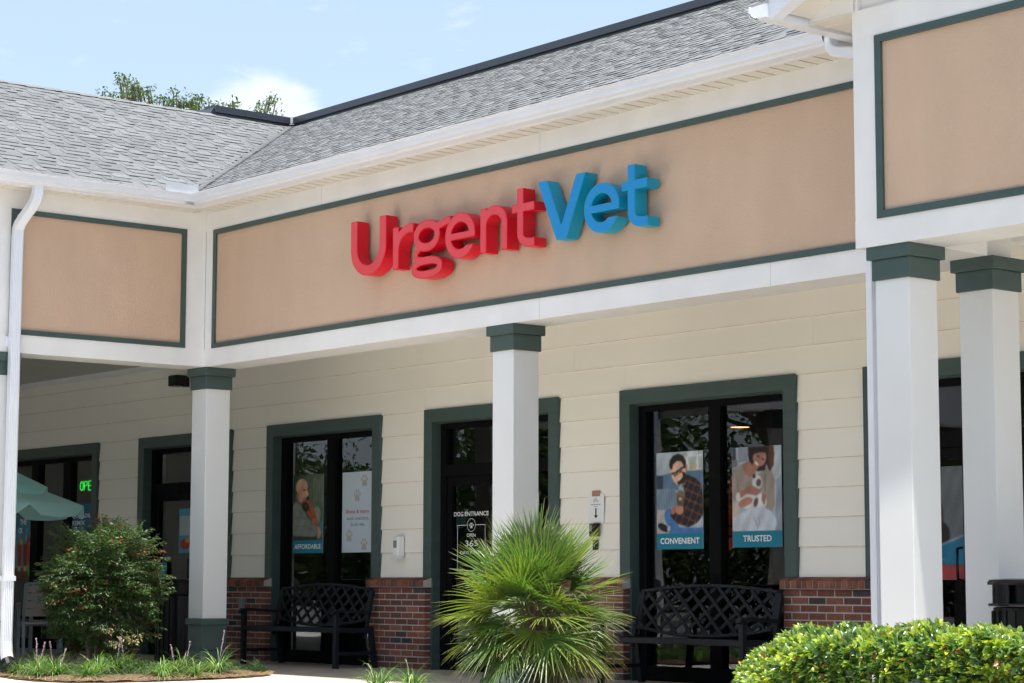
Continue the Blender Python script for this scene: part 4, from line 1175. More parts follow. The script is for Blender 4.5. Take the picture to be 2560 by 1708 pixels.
# dog cling in the entrance door on the right
a = Art(120, 120, (0.36, 0.38, 0.40)); a.asp = 0.95 / 0.9
a.y = a.y; 
a.ell(0.30, 0.45, 0.34, 0.26, (0.20, 0.13, 0.09), 0, soft=0.15); a.ell(0.22, 0.36, 0.22, 0.14, (0.38, 0.24, 0.16), 0, soft=0.3); a.ell(0.36, 0.55, 0.03, 0.2, (0.40, 0.38, 0.37), 10, soft=0.4)
a.ell(0.55, 0.60, 0.20, 0.12, (0.05, 0.045, 0.045), 0, soft=0.2); a.ell(0.56, 0.54, 0.035, 0.05, (0.27, 0.15, 0.09), 0, soft=0.3)
a.pol([(0, 0.80), (0.3, 0.76), (0.6, 0.68), (1, 0.60), (1, 1.0), (0, 1.0)], (0.58, 0.60, 0.62)); a.pol([(0, 0.82), (0.3, 0.79), (0.6, 0.70), (1, 0.62), (1, 1.0), (0, 1.0)], (0.0, 0.42, 0.55))
a.pol([(0, 0.90), (0.4, 0.855), (0.7, 0.865), (1, 0.87), (1, 1), (0, 1)], (0.62, 0.20, 0.22))
a.ell(0.355, 0.825, 0.115, 0.109, (0.72, 0.74, 0.77), 0, soft=0.04); a.noise(0.03)
pd = poster(a, 7.93, 8.52, 0.963, 1.912, PY, 'picture cling of a shaggy brown dog above teal and red waves in the right door', None,
       [('UrgentVet', 8.085, 1.115, 0.235, 0.036, m_tl, 0.01)])
# cafe posters far left
a = Art(60, 90, (0.20, 0.47, 0.58)); a.asp = 0.91 / 1.0
a.blend(a.y * 0.8, (0.45, 0.66, 0.70)); a.pol([(0, 0.84), (1, 0.82), (1, 1), (0, 1)], (0.42, 0.24, 0.13))
for cx, c in ((0.62, (0.62, 0.20, 0.14)), (0.80, (0.55, 0.13, 0.10)), (0.93, (0.66, 0.30, 0.26)), (0.42, (0.62, 0.22, 0.14))):
    a.pol([(cx - 0.07, 0.45), (cx + 0.07, 0.45), (cx + 0.05, 0.82), (cx - 0.05, 0.82)], c); a.pol([(cx - 0.05, 0.80), (cx + 0.05, 0.80), (cx + 0.05, 0.88), (cx - 0.05, 0.88)], (0.75, 0.72, 0.70)); a.line([(cx, 0.45), (cx + 0.03, 0.22)], 0.006, (0.9, 0.9, 0.9))
a.pol([(0.84, 0.44), (0.90, 0.30), (0.96, 0.44)], (0.75, 0.18, 0.12)); a.ell(0.66, 0.42, 0.04, 0.05, (0.85, 0.62, 0.15)); a.ell(0.95, 0.88, 0.07, 0.09, (0.25, 0.65, 0.15), soft=0.1)
a.noise(0.03)
poster(a, -9.08, -8.10, 0.973, 1.88, PY, 'teal cafe poster with tall red iced drinks above a wooden table', None,
       [('THE', -8.48, 1.745, 0.20, 0.075, M['white'], 0.016), ('CK', -8.52, 1.625, 0.13, 0.075, M['white'], 0.016)])
a = Art(40, 60, (0.10, 0.40, 0.55)); a.asp = 1.3; a.blend(a.y, (0.08, 0.33, 0.50)); a.ell(0.5, 0.9, 0.5, 0.25, (0.65, 0.42, 0.18), soft=0.2)
poster(a, -6.96, -6.22, 1.10, 1.995, PY, 'blue cafe poster reading SUMMER QUESADILLA REMIX at the right end of the window', None,
       [('SUMMER', -6.92, 1.885, 0.33, 0.062, M['white'], 0.016), ('QUESADILLA', -6.92, 1.795, 0.66, 0.066, M['white'], 0.016), ('REMIX', -6.92, 1.705, 0.36, 0.062, M['white'], 0.016)])
a = Art(30, 60, (0.25, 0.58, 0.70)); a.asp = 1.9; a.pol([(0.05, 0.16), (0.95, 0.16), (0.95, 0.60), (0.05, 0.60)], (0.62, 0.68, 0.70)); a.ell(0.5, 0.8, 0.4, 0.12, (0.65, 0.15, 0.12), soft=0.3); a.ell(0.7, 0.72, 0.2, 0.06, (0.7, 0.55, 0.2), soft=0.3)
poster(a, -4.02, -3.72, 1.30, 1.86, GY - 0.04, 'small blue and white menu sheet on the left door glass', cat='sign')
a = Art(20, 30, (0.12, 0.50, 0.62)); a.asp = 1.5
for k in range(5): a.line([(0.15, 0.2 + k * 0.15), (0.8, 0.2 + k * 0.15)], 0.03, (0.6, 0.75, 0.8), 0.6)
poster(a, -4.52, -4.32, 0.98, 1.18, GY - 0.04, 'small teal sticker low on the left door glass', cat='sticker')

# neon OPEN sign
neon = emis('green_neon', (0.02, 0.80, 0.05), 0.55)
t = thing('neon_sign', (-6.5, GY + 0.06, 2.18), 'green neon sign reading OPEN in the left cafe window', 'neon sign')
def stroke_letters(word, x, z, wd, ht, gap, y, mt, parent, r_=0.007):
    G = {'O': [[(0.5 + 0.5 * math.cos(k * math.pi / 6), 0.5 + 0.5 * math.sin(k * math.pi / 6)) for k in range(13)]],
         'P': [[(0, 0), (0, 1), (0.7, 1), (1, 0.78), (0.7, 0.5), (0, 0.5)]], 'E': [[(1, 1), (0.15, 1), (0, 0.5), (0.15, 0), (1, 0)], [(0, 0.5), (0.8, 0.5)]], 'N': [[(0, 0), (0, 1), (1, 0), (1, 1)]]}
    for ch in word:
        b = MB()
        for st_ in G[ch]: b.tube([(x + px * wd, y, z + pz * ht) for px, pz in st_], r_, 6)
        b.build('neon_tube', mt, parent, smooth=True); x += wd + gap
stroke_letters('OPEN', -0.345, 0.005, 0.085, 0.125, 0.03, 0, neon, t)

# door lettering
t = thing('door_decal', (1.93, GY - 0.004, 1.2), 'white DOG ENTRANCE lettering with a paw badge and OPEN 365 DAYS on the door glass', 'decal')
def off(x, z): return x - 1.93, z - 1.2
for s_, x, z, w_, h_, bo in (('DOG', 1.632, 1.640, 0.158, 0.047, 0.010), ('ENTRANCE', 1.818, 1.640, 0.406, 0.047, 0.010), ('OPEN', 1.853, 1.418, 0.15, 0.035, 0.006), ('365', 1.826, 1.318, 0.215, 0.062, 0.0), ('DAYS A YEAR', 1.748, 1.235, 0.36, 0.034, 0.012)):
    X, Z = off(x, z); text_mesh(s_, X, Z, w_, h_, 0, M['white'], 'lettering', t, bo)
b = MB(); lw = 0.0045
X0, X1, Z1, Z0 = 1.691 - 1.93, 2.167 - 1.93, 1.546 - 1.2, 1.06 - 1.2
b.box(X0, X0 + lw, 0, 0.001, Z0, Z1); b.box(X1 - lw, X1, 0, 0.001, Z0, Z1); b.box(X0 + lw, -0.0725, 0, 0.001, Z1 - lw, Z1); b.box(0.07, X1 - lw, 0, 0.001, Z1 - lw, Z1); b.box(X0 + lw, X1 - lw, 0, 0.001, Z0, Z0 + lw)
n = 40
ring = [[(-0.001 + r_ * math.cos(2 * math.pi * k / n), 0.0005, 0.343 + r_ * math.sin(2 * math.pi * k / n)) for k in range(n)] for r_ in (0.0665, 0.0705)]
b.add(ring[0] + ring[1], [(k, n + k, n + (k + 1) % n, (k + 1) % n) for k in range(n)])
def disc(b, cx, cz, rx, rz, rot=0):
    m_ = 14; b.add([(cx + rx * math.cos(2 * math.pi * k / m_) * math.cos(rot) - rz * math.sin(2 * math.pi * k / m_) * math.sin(rot), 0.0004, cz + rx * math.cos(2 * math.pi * k / m_) * math.sin(rot) + rz * math.sin(2 * math.pi * k / m_) * math.cos(rot)) for k in range(m_)], [tuple(range(m_ - 1, -1, -1))])
cz = 0.335
for dx, dz, rx, rz, ro in ((0, -0.010, 0.020, 0.015, 0), (-0.012, -0.018, 0.009, 0.008, 0), (0.012, -0.018, 0.009, 0.008, 0), (-0.030, 0.007, 0.007, 0.011, 0.4), (-0.011, 0.022, 0.008, 0.012, 0.1), (0.011, 0.022, 0.008, 0.012, -0.1), (0.030, 0.007, 0.007, 0.011, -0.4)):
    disc(b, dx, cz + dz, rx, rz, ro)
b.build('badge', M['white'], t)

# ================================================================== SMALL THINGS ON THE WALL
t = thing('hand_sanitizer_dispenser', (0.885, D + 0.01, 1.31), 'white hand sanitizer dispenser on the siding between the window and dog entrance', 'dispenser')
b = MB(); b.bbox(-0.05, 0.05, -0.10, 0.0, -0.10, 0.125, 0.015); b.build('body', M['white'], t)
b = MB(); b.box(-0.03, 0.03, -0.102, -0.1002, 0.0, 0.08); b.build('level_window', M['grey'], t)
b = MB(); b.bbox(-0.045, 0.045, -0.13, -0.02, -0.125, -0.10, 0.006); b.build('drip_tray', M['white'], t)
t = thing('paper_notice', (4.085, D + 0.006, 1.52), 'white paper notice with a black down arrow taped to the siding', 'notice')
b = MB(); b.box(-0.115, 0.118, -0.003, 0.0, 0.0, 0.285); b.build('sheet', M['white'], t)
b = MB(); b.box(-0.055, 0.06, -0.006, -0.0032, 0.262, 0.318); b.build('tape', mat('brown_tape', (0.42, 0.22, 0.16), 0.5), t)
b = MB(); b.add([(-0.009, -0.0045, 0.145), (0.009, -0.0045, 0.145), (0.009, -0.0045, 0.075), (0.03, -0.0045, 0.075), (0, -0.0045, 0.045), (-0.03, -0.0045, 0.075), (-0.009, -0.0045, 0.075)], [(0, 6, 5, 4, 3, 2, 1)]); b.build('arrow', M['black'], t)
b = MB(); b.box(-0.075, -0.03, -0.0045, -0.0032, 0.178, 0.184); b.box(-0.025, 0.025, -0.0045, -0.0032, 0.178, 0.184); b.box(0.03, 0.065, -0.0045, -0.0032, 0.178, 0.184); b.box(-0.028, 0.02, -0.0045, -0.0032, 0.160, 0.165); b.build('fine_print', M['grey'], t)
b = MB(); b.tube([(-0.03, -0.005, 0.205), (-0.03, -0.005, 0.22), (-0.012, -0.005, 0.24), (-0.012, -0.005, 0.21), (-0.03, -0.005, 0.205)], 0.002, 5); b.build('logo', m_red, t)
b = MB(); b.tube([(-0.005, -0.005, 0.24), (0.006, -0.005, 0.243), (0.012, -0.005, 0.225), (0.02, -0.005, 0.207), (0.028, -0.005, 0.225)], 0.002, 5); b.build('logo', m_tl, t)
t = thing('intercom', (4.085, D + 0.01, 1.385), 'black intercom box directly under the paper notice', 'intercom')
b = MB(); b.bbox(-0.06, 0.055, -0.05, 0, 0, 0.13, 0.006); b.build('body', M['blackgloss'], t)
b = MB(); b.box(-0.045, -0.015, -0.053, -0.0502, 0.05, 0.11); b.build('camera_window', M['grey'], t)
t = thing('doorbell', (4.085, D + 0.01, 1.255), 'small black doorbell below the intercom box', 'doorbell')
b = MB(); b.bbox(-0.03, 0.03, -0.03, 0, 0, 0.10, 0.005); b.build('body', M['blackgloss'], t); b = MB(); b.tube([(0, -0.034, 0.035), (0, -0.029, 0.035)], 0.012, 14); b.build('button', M['grey'], t)
t = thing('wall_speaker', (-3.72, D + 0.012, 3.40), 'black box speaker bracketed high on the siding left of the corner column', 'speaker')
b = MB(); b.bbox(-0.05, 0.05, -0.06, 0, 0.0, 0.14, 0.006); b.build('bracket', M['blackgloss'], t)
b = MB(); b.bbox(-0.10, 0.09, -0.23, -0.07, 0.0, 0.14, 0.012); b.box(-0.02, 0.04, -0.07, -0.06, 0.03, 0.12); b.build('housing', M['blackgloss'], t)
t = thing('outlet_box', (-2.19, D - 0.078, 0.62), 'grey electrical outlet box on the brick beside the left bench', 'outlet box')
b = MB(); b.bbox(-0.05, 0.05, -0.035, 0.0, 0, 0.12, 0.004); b.build('box', mat('outlet_grey', (0.22, 0.23, 0.22), 0.5), t); b = MB(); b.box(-0.04, 0.04, -0.0365, -0.0352, 0.012, 0.108); b.build('cover', M['grey'], t)

# ================================================================== BENCHES
def make_bench(loc, label):
    t = thing('lattice_bench', loc, label, 'bench', 'black metal benches under the porch')
    L_ = 1.89; h = L_ / 2
    for sx in (-1, 1):
        x = sx * (h - 0.025)
        b = MB(); b.bbox(x - 0.027, x + 0.027, -0.03, 0.028, 0.0, 0.60, 0.006); b.build('leg', M['bench'], t)
        b = MB(); b.bar((x, 0.52, 0.0), (x, 0.46, 0.45), 0.05, 0.05, upv=(1, 0, 0)); b.build('leg', M['bench'], t)
        b = MB()
        pts = [(x, -0.05, 0.585), (x, -0.035, 0.615), (x, 0.05, 0.622), (x, 0.22, 0.612), (x, 0.44, 0.598)]
        for p, q in zip(pts, pts[1:]): b.bar(p, q, 0.062, 0.032, upv=(0, 0, 1) )
        b.build('armrest', M['bench'], t)
        b = MB(); b.bar((x, 0.0, 0.16), (x, 0.49, 0.16), 0.04, 0.035); b.bar((x, 0.02, 0.41), (x, 0.47, 0.41), 0.04, 0.05); b.build('side_rail', M['bench'], t)
    b = MB(); b.bbox(-h + 0.03, h - 0.03, -0.028, 0.018, 0.385, 0.437, 0.006)
    for k in range(7):
        y0 = 0.035 + k * 0.058; b.box(-h + 0.06, h - 0.06, y0, y0 + 0.04, 0.412 - 0.02 * math.sin(k / 6 * math.pi), 0.430 - 0.02 * math.sin(k / 6 * math.pi))
    b.build('seat', M['bench'], t)
    # curved lattice backrest
    zt = lambda x: 0.842 + 0.062 * (1 - (x / h) ** 2)
    zb2 = lambda x: 0.535 - 0.085 * (1 - (x / h) ** 2)
    yy = lambda z: 0.42 + 0.10 * (z - 0.45) / 0.45
    xe = h - 0.075
    b = MB()
    for f, wd in ((zt, 0.05), (zb2, 0.045)):
        pts = [(-xe + 2 * xe * k / 24, 0, 0) for k in range(25)]
        pts = [(p[0], yy(f(p[0])), f(p[0])) for p in pts]
        for p, q in zip(pts, pts[1:]): b.bar(p, q, 0.026, wd, upv=(0, -1, 0.25))
    for sx in (-1, 1):
        b.bar((sx * xe, yy(0.52), 0.50), (sx * xe, yy(0.86), 0.865), 0.05, 0.026, upv=(0, 1, 0)); b.bar((sx * (xe + 0.04), yy(0.33) , 0.33), (sx * (xe + 0.035), yy(0.84), 0.84), 0.03, 0.03, upv=(0, 1, 0))
    sp = 0.197
    for k in range(-8, 9):
        for sgn in (-1, 1):
            pr = []
            for q in range(61):
                z = 0.44 + 0.50 * q / 60; x = k * sp + sgn * (z - 0.67) * 1.22
                if abs(x) < xe and zb2(x) < z < zt(x): pr.append((x, yy(z) + (0.006 if sgn > 0 else -0.006), z))
            if len(pr) > 2: b.bar(pr[0], pr[-1], 0.033, 0.014, upv=(0, 1, 0))
    b.build('lattice_back', M['bench'], t)
    return t
bench = make_bench((-0.316, 1.35, 0.0), 'black lattice back metal bench in front of the window with the AFFORDABLE poster')
dup(bench, (5.82, 1.35, 0.0), label='black lattice back metal bench under the CONVENIENT and TRUSTED posters')

# ================================================================== TRASH CANS
def make_can(loc, label):
    t = thing('trash_can', loc, label, 'trash can', 'black trash cans on the porch')
    b = MB(); r_ = 0.27
    b.lathe([(0.0, 0.0), (r_ - 0.01, 0.0), (r_, 0.02), (r_, 0.77), (r_ - 0.01, 0.775)], n=40)
    for k in range(24):
        a_ = 2 * math.pi * k / 24; c, s_ = math.cos(a_), math.sin(a_)
        b.bar((c * (r_ + 0.006), s_ * (r_ + 0.006), 0.03), (c * (r_ + 0.006), s_ * (r_ + 0.006), 0.75), 0.012, 0.03, upv=(-s_, c, 0))
    b.build('body', M['blackgloss'], t, smooth=False)
    b = MB(); b.lathe([(r_ - 0.04, 0.78), (r_ + 0.03, 0.78), (r_ + 0.035, 0.79), (r_ + 0.03, 0.80), (r_ - 0.04, 0.80)], n=40)
    b.lathe([(r_ - 0.05, 0.80), (r_ - 0.05, 0.93)], n=40)
    for k in range(4):
        a0 = k * math.pi / 2 + 0.5
        for q in range(6):
            a_ = a0 + q * 0.12; c, s_ = math.cos(a_), math.sin(a_)
            b.bar((c * r_, s_ * r_, 0.80), (c * r_, s_ * r_, 0.93), 0.01, 0.05, upv=(-s_, c, 0))
    b.build('opening_ring', M['blackgloss'], t)
    b = MB(); b.lathe([(r_ - 0.02, 0.925), (r_ + 0.035, 0.925), (r_ + 0.037, 0.94), (r_ + 0.025, 0.96), (r_ - 0.08, 0.968), (0.0, 0.968)], n=40); b.build('lid', M['blackgloss'], t)
    return t
can = make_can((-2.08, 1.0, 0.0), 'black ribbed trash can half hidden behind the corner column')
dup(can, (10.90, -0.09, 0.0), 0.4, 'black ribbed trash can at the right edge behind the hedge')

# ================================================================== INTERIOR THINGS
t = thing('pendant_lamp', (4.14, 4.0, 2.553), 'glowing pendant lamp seen inside through the TRUSTED poster window', 'lamp')
b = MB(); b.lathe([(0.02, 0.05), (0.09, 0.035), (0.112, 0.012), (0.115, 0.0)], n=24); b.build('lamp_shade', M['black'], t, smooth=True)
b = MB(); b.lathe([(0.0, 0.004), (0.10, 0.004)], n=24); b.build('bulb_disc', emis('warm_lamp', (1.0, 0.42, 0.14), 2.2), t)
b = MB(); b.tube([(0, 0, 0.11), (0, 0, 0.45)], 0.006, 6); b.build('cord', M['black'], t)
m_rd = mat('red_decor', (0.55, 0.02, 0.01), 0.5); m_gn = mat('teal_ribbon', (0.01, 0.20, 0.15), 0.5)
t = thing('hanging_decoration', (5.60, GY + 0.30, 1.3), 'red paper decoration with a green ribbon hanging between the CONVENIENT and TRUSTED posters', 'decoration')
b = MB()
for q in ([(-0.10, 0.62), (-0.06, 0.60), (-0.07, 0.45), (-0.11, 0.40)], [(-0.13, 0.38), (-0.09, 0.40), (-0.07, 0.22), (-0.12, 0.18)], [(-0.04, 0.36), (-0.015, 0.36), (-0.015, 0.12), (-0.045, 0.12)], [(-0.13, 0.05), (-0.04, 0.08), (-0.02, -0.02), (-0.12, -0.06)], [(-0.12, 0.16), (-0.05, 0.15), (-0.06, 0.08), (-0.12, 0.09)], [(0.10, 0.10), (0.15, 0.08), (0.14, -0.02), (0.08, 0.0)]):
    b.extr(q, 'y', -0.01, 0.01)
b.build('paper_shape', m_rd, t)
b = MB(); b.bar((0.16, 0.02, 0.45), (0.26, 0.02, 0.22), 0.01, 0.05); b.bar((0.26, 0.02, 0.45), (0.15, 0.02, 0.22), 0.01, 0.04); b.bar((0.15, 0.02, 0.18), (0.24, 0.02, -0.05), 0.01, 0.05); b.build('ribbon', m_gn, t)
b = MB(); b.tube([(0.0, 0, 0.62), (0, 0, 1.35)], 0.002, 5); b.build('string', M['black'], t)

# ================================================================== CAFE FURNITURE UNDER THE LEFT WING
m_teal = leafmat('teal_canvas', trans=0.5, rough=0.8, spec=0.1, ttint=(1, 1, 1))
def umbrella(loc):
    t = thing('patio_umbrella', loc, 'teal two tier patio umbrella under the left wing', 'umbrella')
    def canopy(r0, r1, z0, z1, val, nm_):
        n = 8; V = []; F = []; C_ = []
        K = 6
        for k in range(n):
            for j in range(K + 1):
                a_ = 2 * math.pi * (k + j / K) / n
                fl = 1 - 0.045 * math.sin(math.pi * j / K)
                for i_ in range(7):
                    s_ = i_ / 6; rr = r0 + (r1 - r0) * s_
                    z = z1 + (z0 - z1) * s_ - 0.05 * math.sin(math.pi * s_) * math.sin(math.pi * j / K)
                    V.append((rr * fl * math.cos(a_), rr * fl * math.sin(a_), z))
                a2 = a_; V.append((r1 * fl * 1.01 * math.cos(a2), r1 * fl * 1.01 * math.sin(a2), z0 - val * (0.75 + 0.25 * math.sin(math.pi * j / K)) * (1 if 0 < j < K else 0.15)))
                C_ += [(0.55, 0.90, 0.88)] * 8
        for k in range(n):
            for j in range(K):
                o_ = (k * (K + 1) + j) * 8
                for i_ in range(7): F.append((o_ + i_, o_ + 8 + i_, o_ + 9 + i_, o_ + 1 + i_))
        npmesh(nm_, V, F, m_teal, t, C_, smooth=True)
    canopy(0.40, 1.24, 1.83, 2.14, 0.15, 'canopy')
    canopy(0.02, 0.80, 2.05, 2.42, 0.10, 'vent')
    b = MB(); b.tube([(0, 0, 0.0), (0, 0, 2.42)], 0.02, 10); b.build('pole', M['grey'], t)
    b = MB()
    for k in range(8):
        a_ = 2 * math.pi * k / 8; b.tube([(0.02 * math.cos(a_), 0.02 * math.sin(a_), 2.14), (1.2 * math.cos(a_), 1.2 * math.sin(a_), 1.79)], 0.007, 5)
    b.build('rib_frame', M['grey'], t)
    b = MB(); b.lathe([(0.0, 0.0), (0.25, 0.0), (0.25, 0.05), (0.05, 0.08), (0.03, 0.3)], n=20); b.build('foot', M['grey'], t)
    return t
umbrella((-3.80, -0.72, 0.0))
def patio_chair(loc, rz, label):
    t = thing('patio_armchair', loc, label, 'chair', 'grey metal patio armchairs', rz)
    # local: front is -Y
    for sx in (-1, 1):
        b = MB(); b.bar((sx * 0.25, -0.22, 0.0), (sx * 0.25, -0.22, 0.64), 0.035, 0.035); b.build('leg', M['grey'], t)
        b = MB(); b.bar((sx * 0.23, 0.30, 0.0), (sx * 0.23, 0.20, 0.44), 0.035, 0.035, upv=(0, 1, 0)); b.bar((sx * 0.23, 0.20, 0.44), (sx * 0.22, 0.31, 0.90), 0.035, 0.035, upv=(0, 1, 0)); b.build('leg', M['grey'], t)
        b = MB(); b.bar((sx * 0.255, -0.25, 0.655), (sx * 0.25, 0.25, 0.655), 0.055, 0.022); b.build('armrest', M['slat'], t)
    b = MB(); b.box(-0.23, 0.23, -0.23, 0.22, 0.40, 0.425); b.box(-0.235, 0.235, -0.235, -0.20, 0.37, 0.40); b.build('seat', M['taupe'], t)
    b = MB()
    for k in range(4):
        z0 = 0.50 + k * 0.098; y = 0.215 + (z0 - 0.44) * 0.24
        b.add([(-0.21, y, z0), (0.21, y, z0), (0.21, y + 0.02, z0 + 0.088), (-0.21, y + 0.02, z0 + 0.088), (-0.21, y + 0.012, z0), (0.21, y + 0.012, z0), (0.21, y + 0.032, z0 + 0.088), (-0.21, y + 0.032, z0 + 0.088)], [(0, 1, 2, 3), (7, 6, 5, 4), (3, 2, 6, 7), (0, 4, 5, 1)])
    b.build('backrest', M['taupe'], t)
    b = MB(); b.bar((-0.22, 0.31, 0.905), (0.22, 0.31, 0.905), 0.03, 0.03); b.build('top_rail', M['grey'], t)
    return t
ch = patio_chair((-4.80, 0.62, 0.004), -1.95, 'grey metal armchair with taupe slat back beside the white downspout')
dup(ch, (-6.1, 1.42, 0.004), -2.05, 'grey metal armchair partly hidden behind the rounded bush')
t = thing('patio_table', (-6.1, 0.35, 0.0), 'square slatted patio table beside the armchairs under the left wing', 'table')
b = MB()
for k in range(8): b.box(-0.38, 0.38, -0.38 + k * 0.096, -0.38 + k * 0.096 + 0.085, 0.70, 0.725)
b.build('table_top', M['slat'], t); b = MB(); b.box(-0.05, 0.05, -0.05, 0.05, 0.03, 0.70); b.box(-0.28, 0.28, -0.04, 0.04, 0.0, 0.03); b.box(-0.04, 0.04, -0.28, 0.28, 0.0, 0.031); b.build('pedestal', M['grey'], t)
t = thing('slatted_settee', (-8.6, 1.3, 0.0), 'brown slatted settee with grey top rail against the cafe window', 'settee')
b = MB()
for k in range(4): b.box(-0.75, 0.75, -0.02, 0.01, 0.50 + k * 0.10, 0.59 + k * 0.10)
b.build('backrest', M['slat'], t)
b = MB(); b.box(-0.78, 0.78, -0.03, 0.02, 0.90, 0.935); b.box(-0.78, -0.74, -0.03, 0.02, 0, 0.90); b.box(0.74, 0.78, -0.03, 0.02, 0, 0.90); b.box(-0.78, -0.74, 0.50, 0.54, 0, 0.62); b.box(0.74, 0.78, 0.50, 0.54, 0, 0.62); b.build('frame', M['grey'], t)
b = MB(); b.box(-0.74, 0.74, 0.03, 0.54, 0.40, 0.44); b.build('seat', M['slat'], t)

# ================================================================== PLANTS
def rotm(d, roll):
    """frames with x along d"""
    d = d / np.linalg.norm(d, axis=1, keepdims=True)
    ref = np.where(np.abs(d[:, 2:3]) > 0.9, np.array([[1.0, 0, 0]]), np.array([[0, 0, 1.0]]))
    s_ = np.cross(d, ref); s_ /= np.linalg.norm(s_, axis=1, keepdims=True)
    n = np.cross(s_, d)
    c, q = np.cos(roll)[:, None], np.sin(roll)[:, None]
    return d, s_ * c + n * q, -s_ * q + n * c
def leaves(P_, dirs, length, width, cols, fold=0.25, roll=None, curl=0.15, shape=6):
    n = len(P_)
    if roll is None: roll = nrg.normal(0, 0.5, n)
    d, s_, nn = rotm(dirs, roll)
    L_ = np.broadcast_to(np.asarray(length, float), (n,))[:, None]; W_ = np.broadcast_to(np.asarray(width, float), (n,))[:, None]
    def pt(a_, w_, h): return P_ + d * L_ * a_ + s_ * W_ * w_ + nn * (L_ * h)
    if shape == 6:
        V = np.stack([pt(0, 0, 0), pt(0.32, -0.42, fold * .25), pt(0.32, 0, -0.02), pt(0.32, 0.42, fold * .25), pt(0.7, -0.5, fold * .22 - curl * .4), pt(0.7, 0, -curl * .5), pt(0.7, 0.5, fold * .22 - curl * .4), pt(1, 0, -curl)], 1)
        F = np.array([[0, 2, 1, 1], [0, 3, 2, 2]]) ; F4 = np.array([[1, 2, 5, 4], [2, 3, 6, 5], ]); F3 = np.array([[0, 2, 1], [0, 3, 2], [4, 5, 7], [5, 6, 7]])
        tri = np.concatenate([F3, np.array([[1, 2, 5], [1, 5, 4], [2, 3, 6], [2, 6, 5]])])
        k = 8
    else:
        V = np.stack([pt(0, 0, 0), pt(0.45, -0.5, fold * .2), pt(1, 0, -curl), pt(0.45, 0.5, fold * .2)], 1)
        tri = np.array([[0, 2, 1], [0, 3, 2]]); k = 4
    F = (np.arange(n)[:, None, None] * k + tri[None]).reshape(-1, 3)
    return V.reshape(-1, 3), F, np.repeat(cols, k, axis=0)
def sph(n):
    v = nrg.normal(size=(n, 3)); return v / np.linalg.norm(v, axis=1, keepdims=True)
def cmix(n, cs_, ws, var=0.12):
    idx = nrg.choice(len(cs_), n, p=np.array(ws) / sum(ws)); c = np.array(cs_)[idx]
    return c * nrg.normal(1, var, (n, 1)).clip(0.5, 1.6)

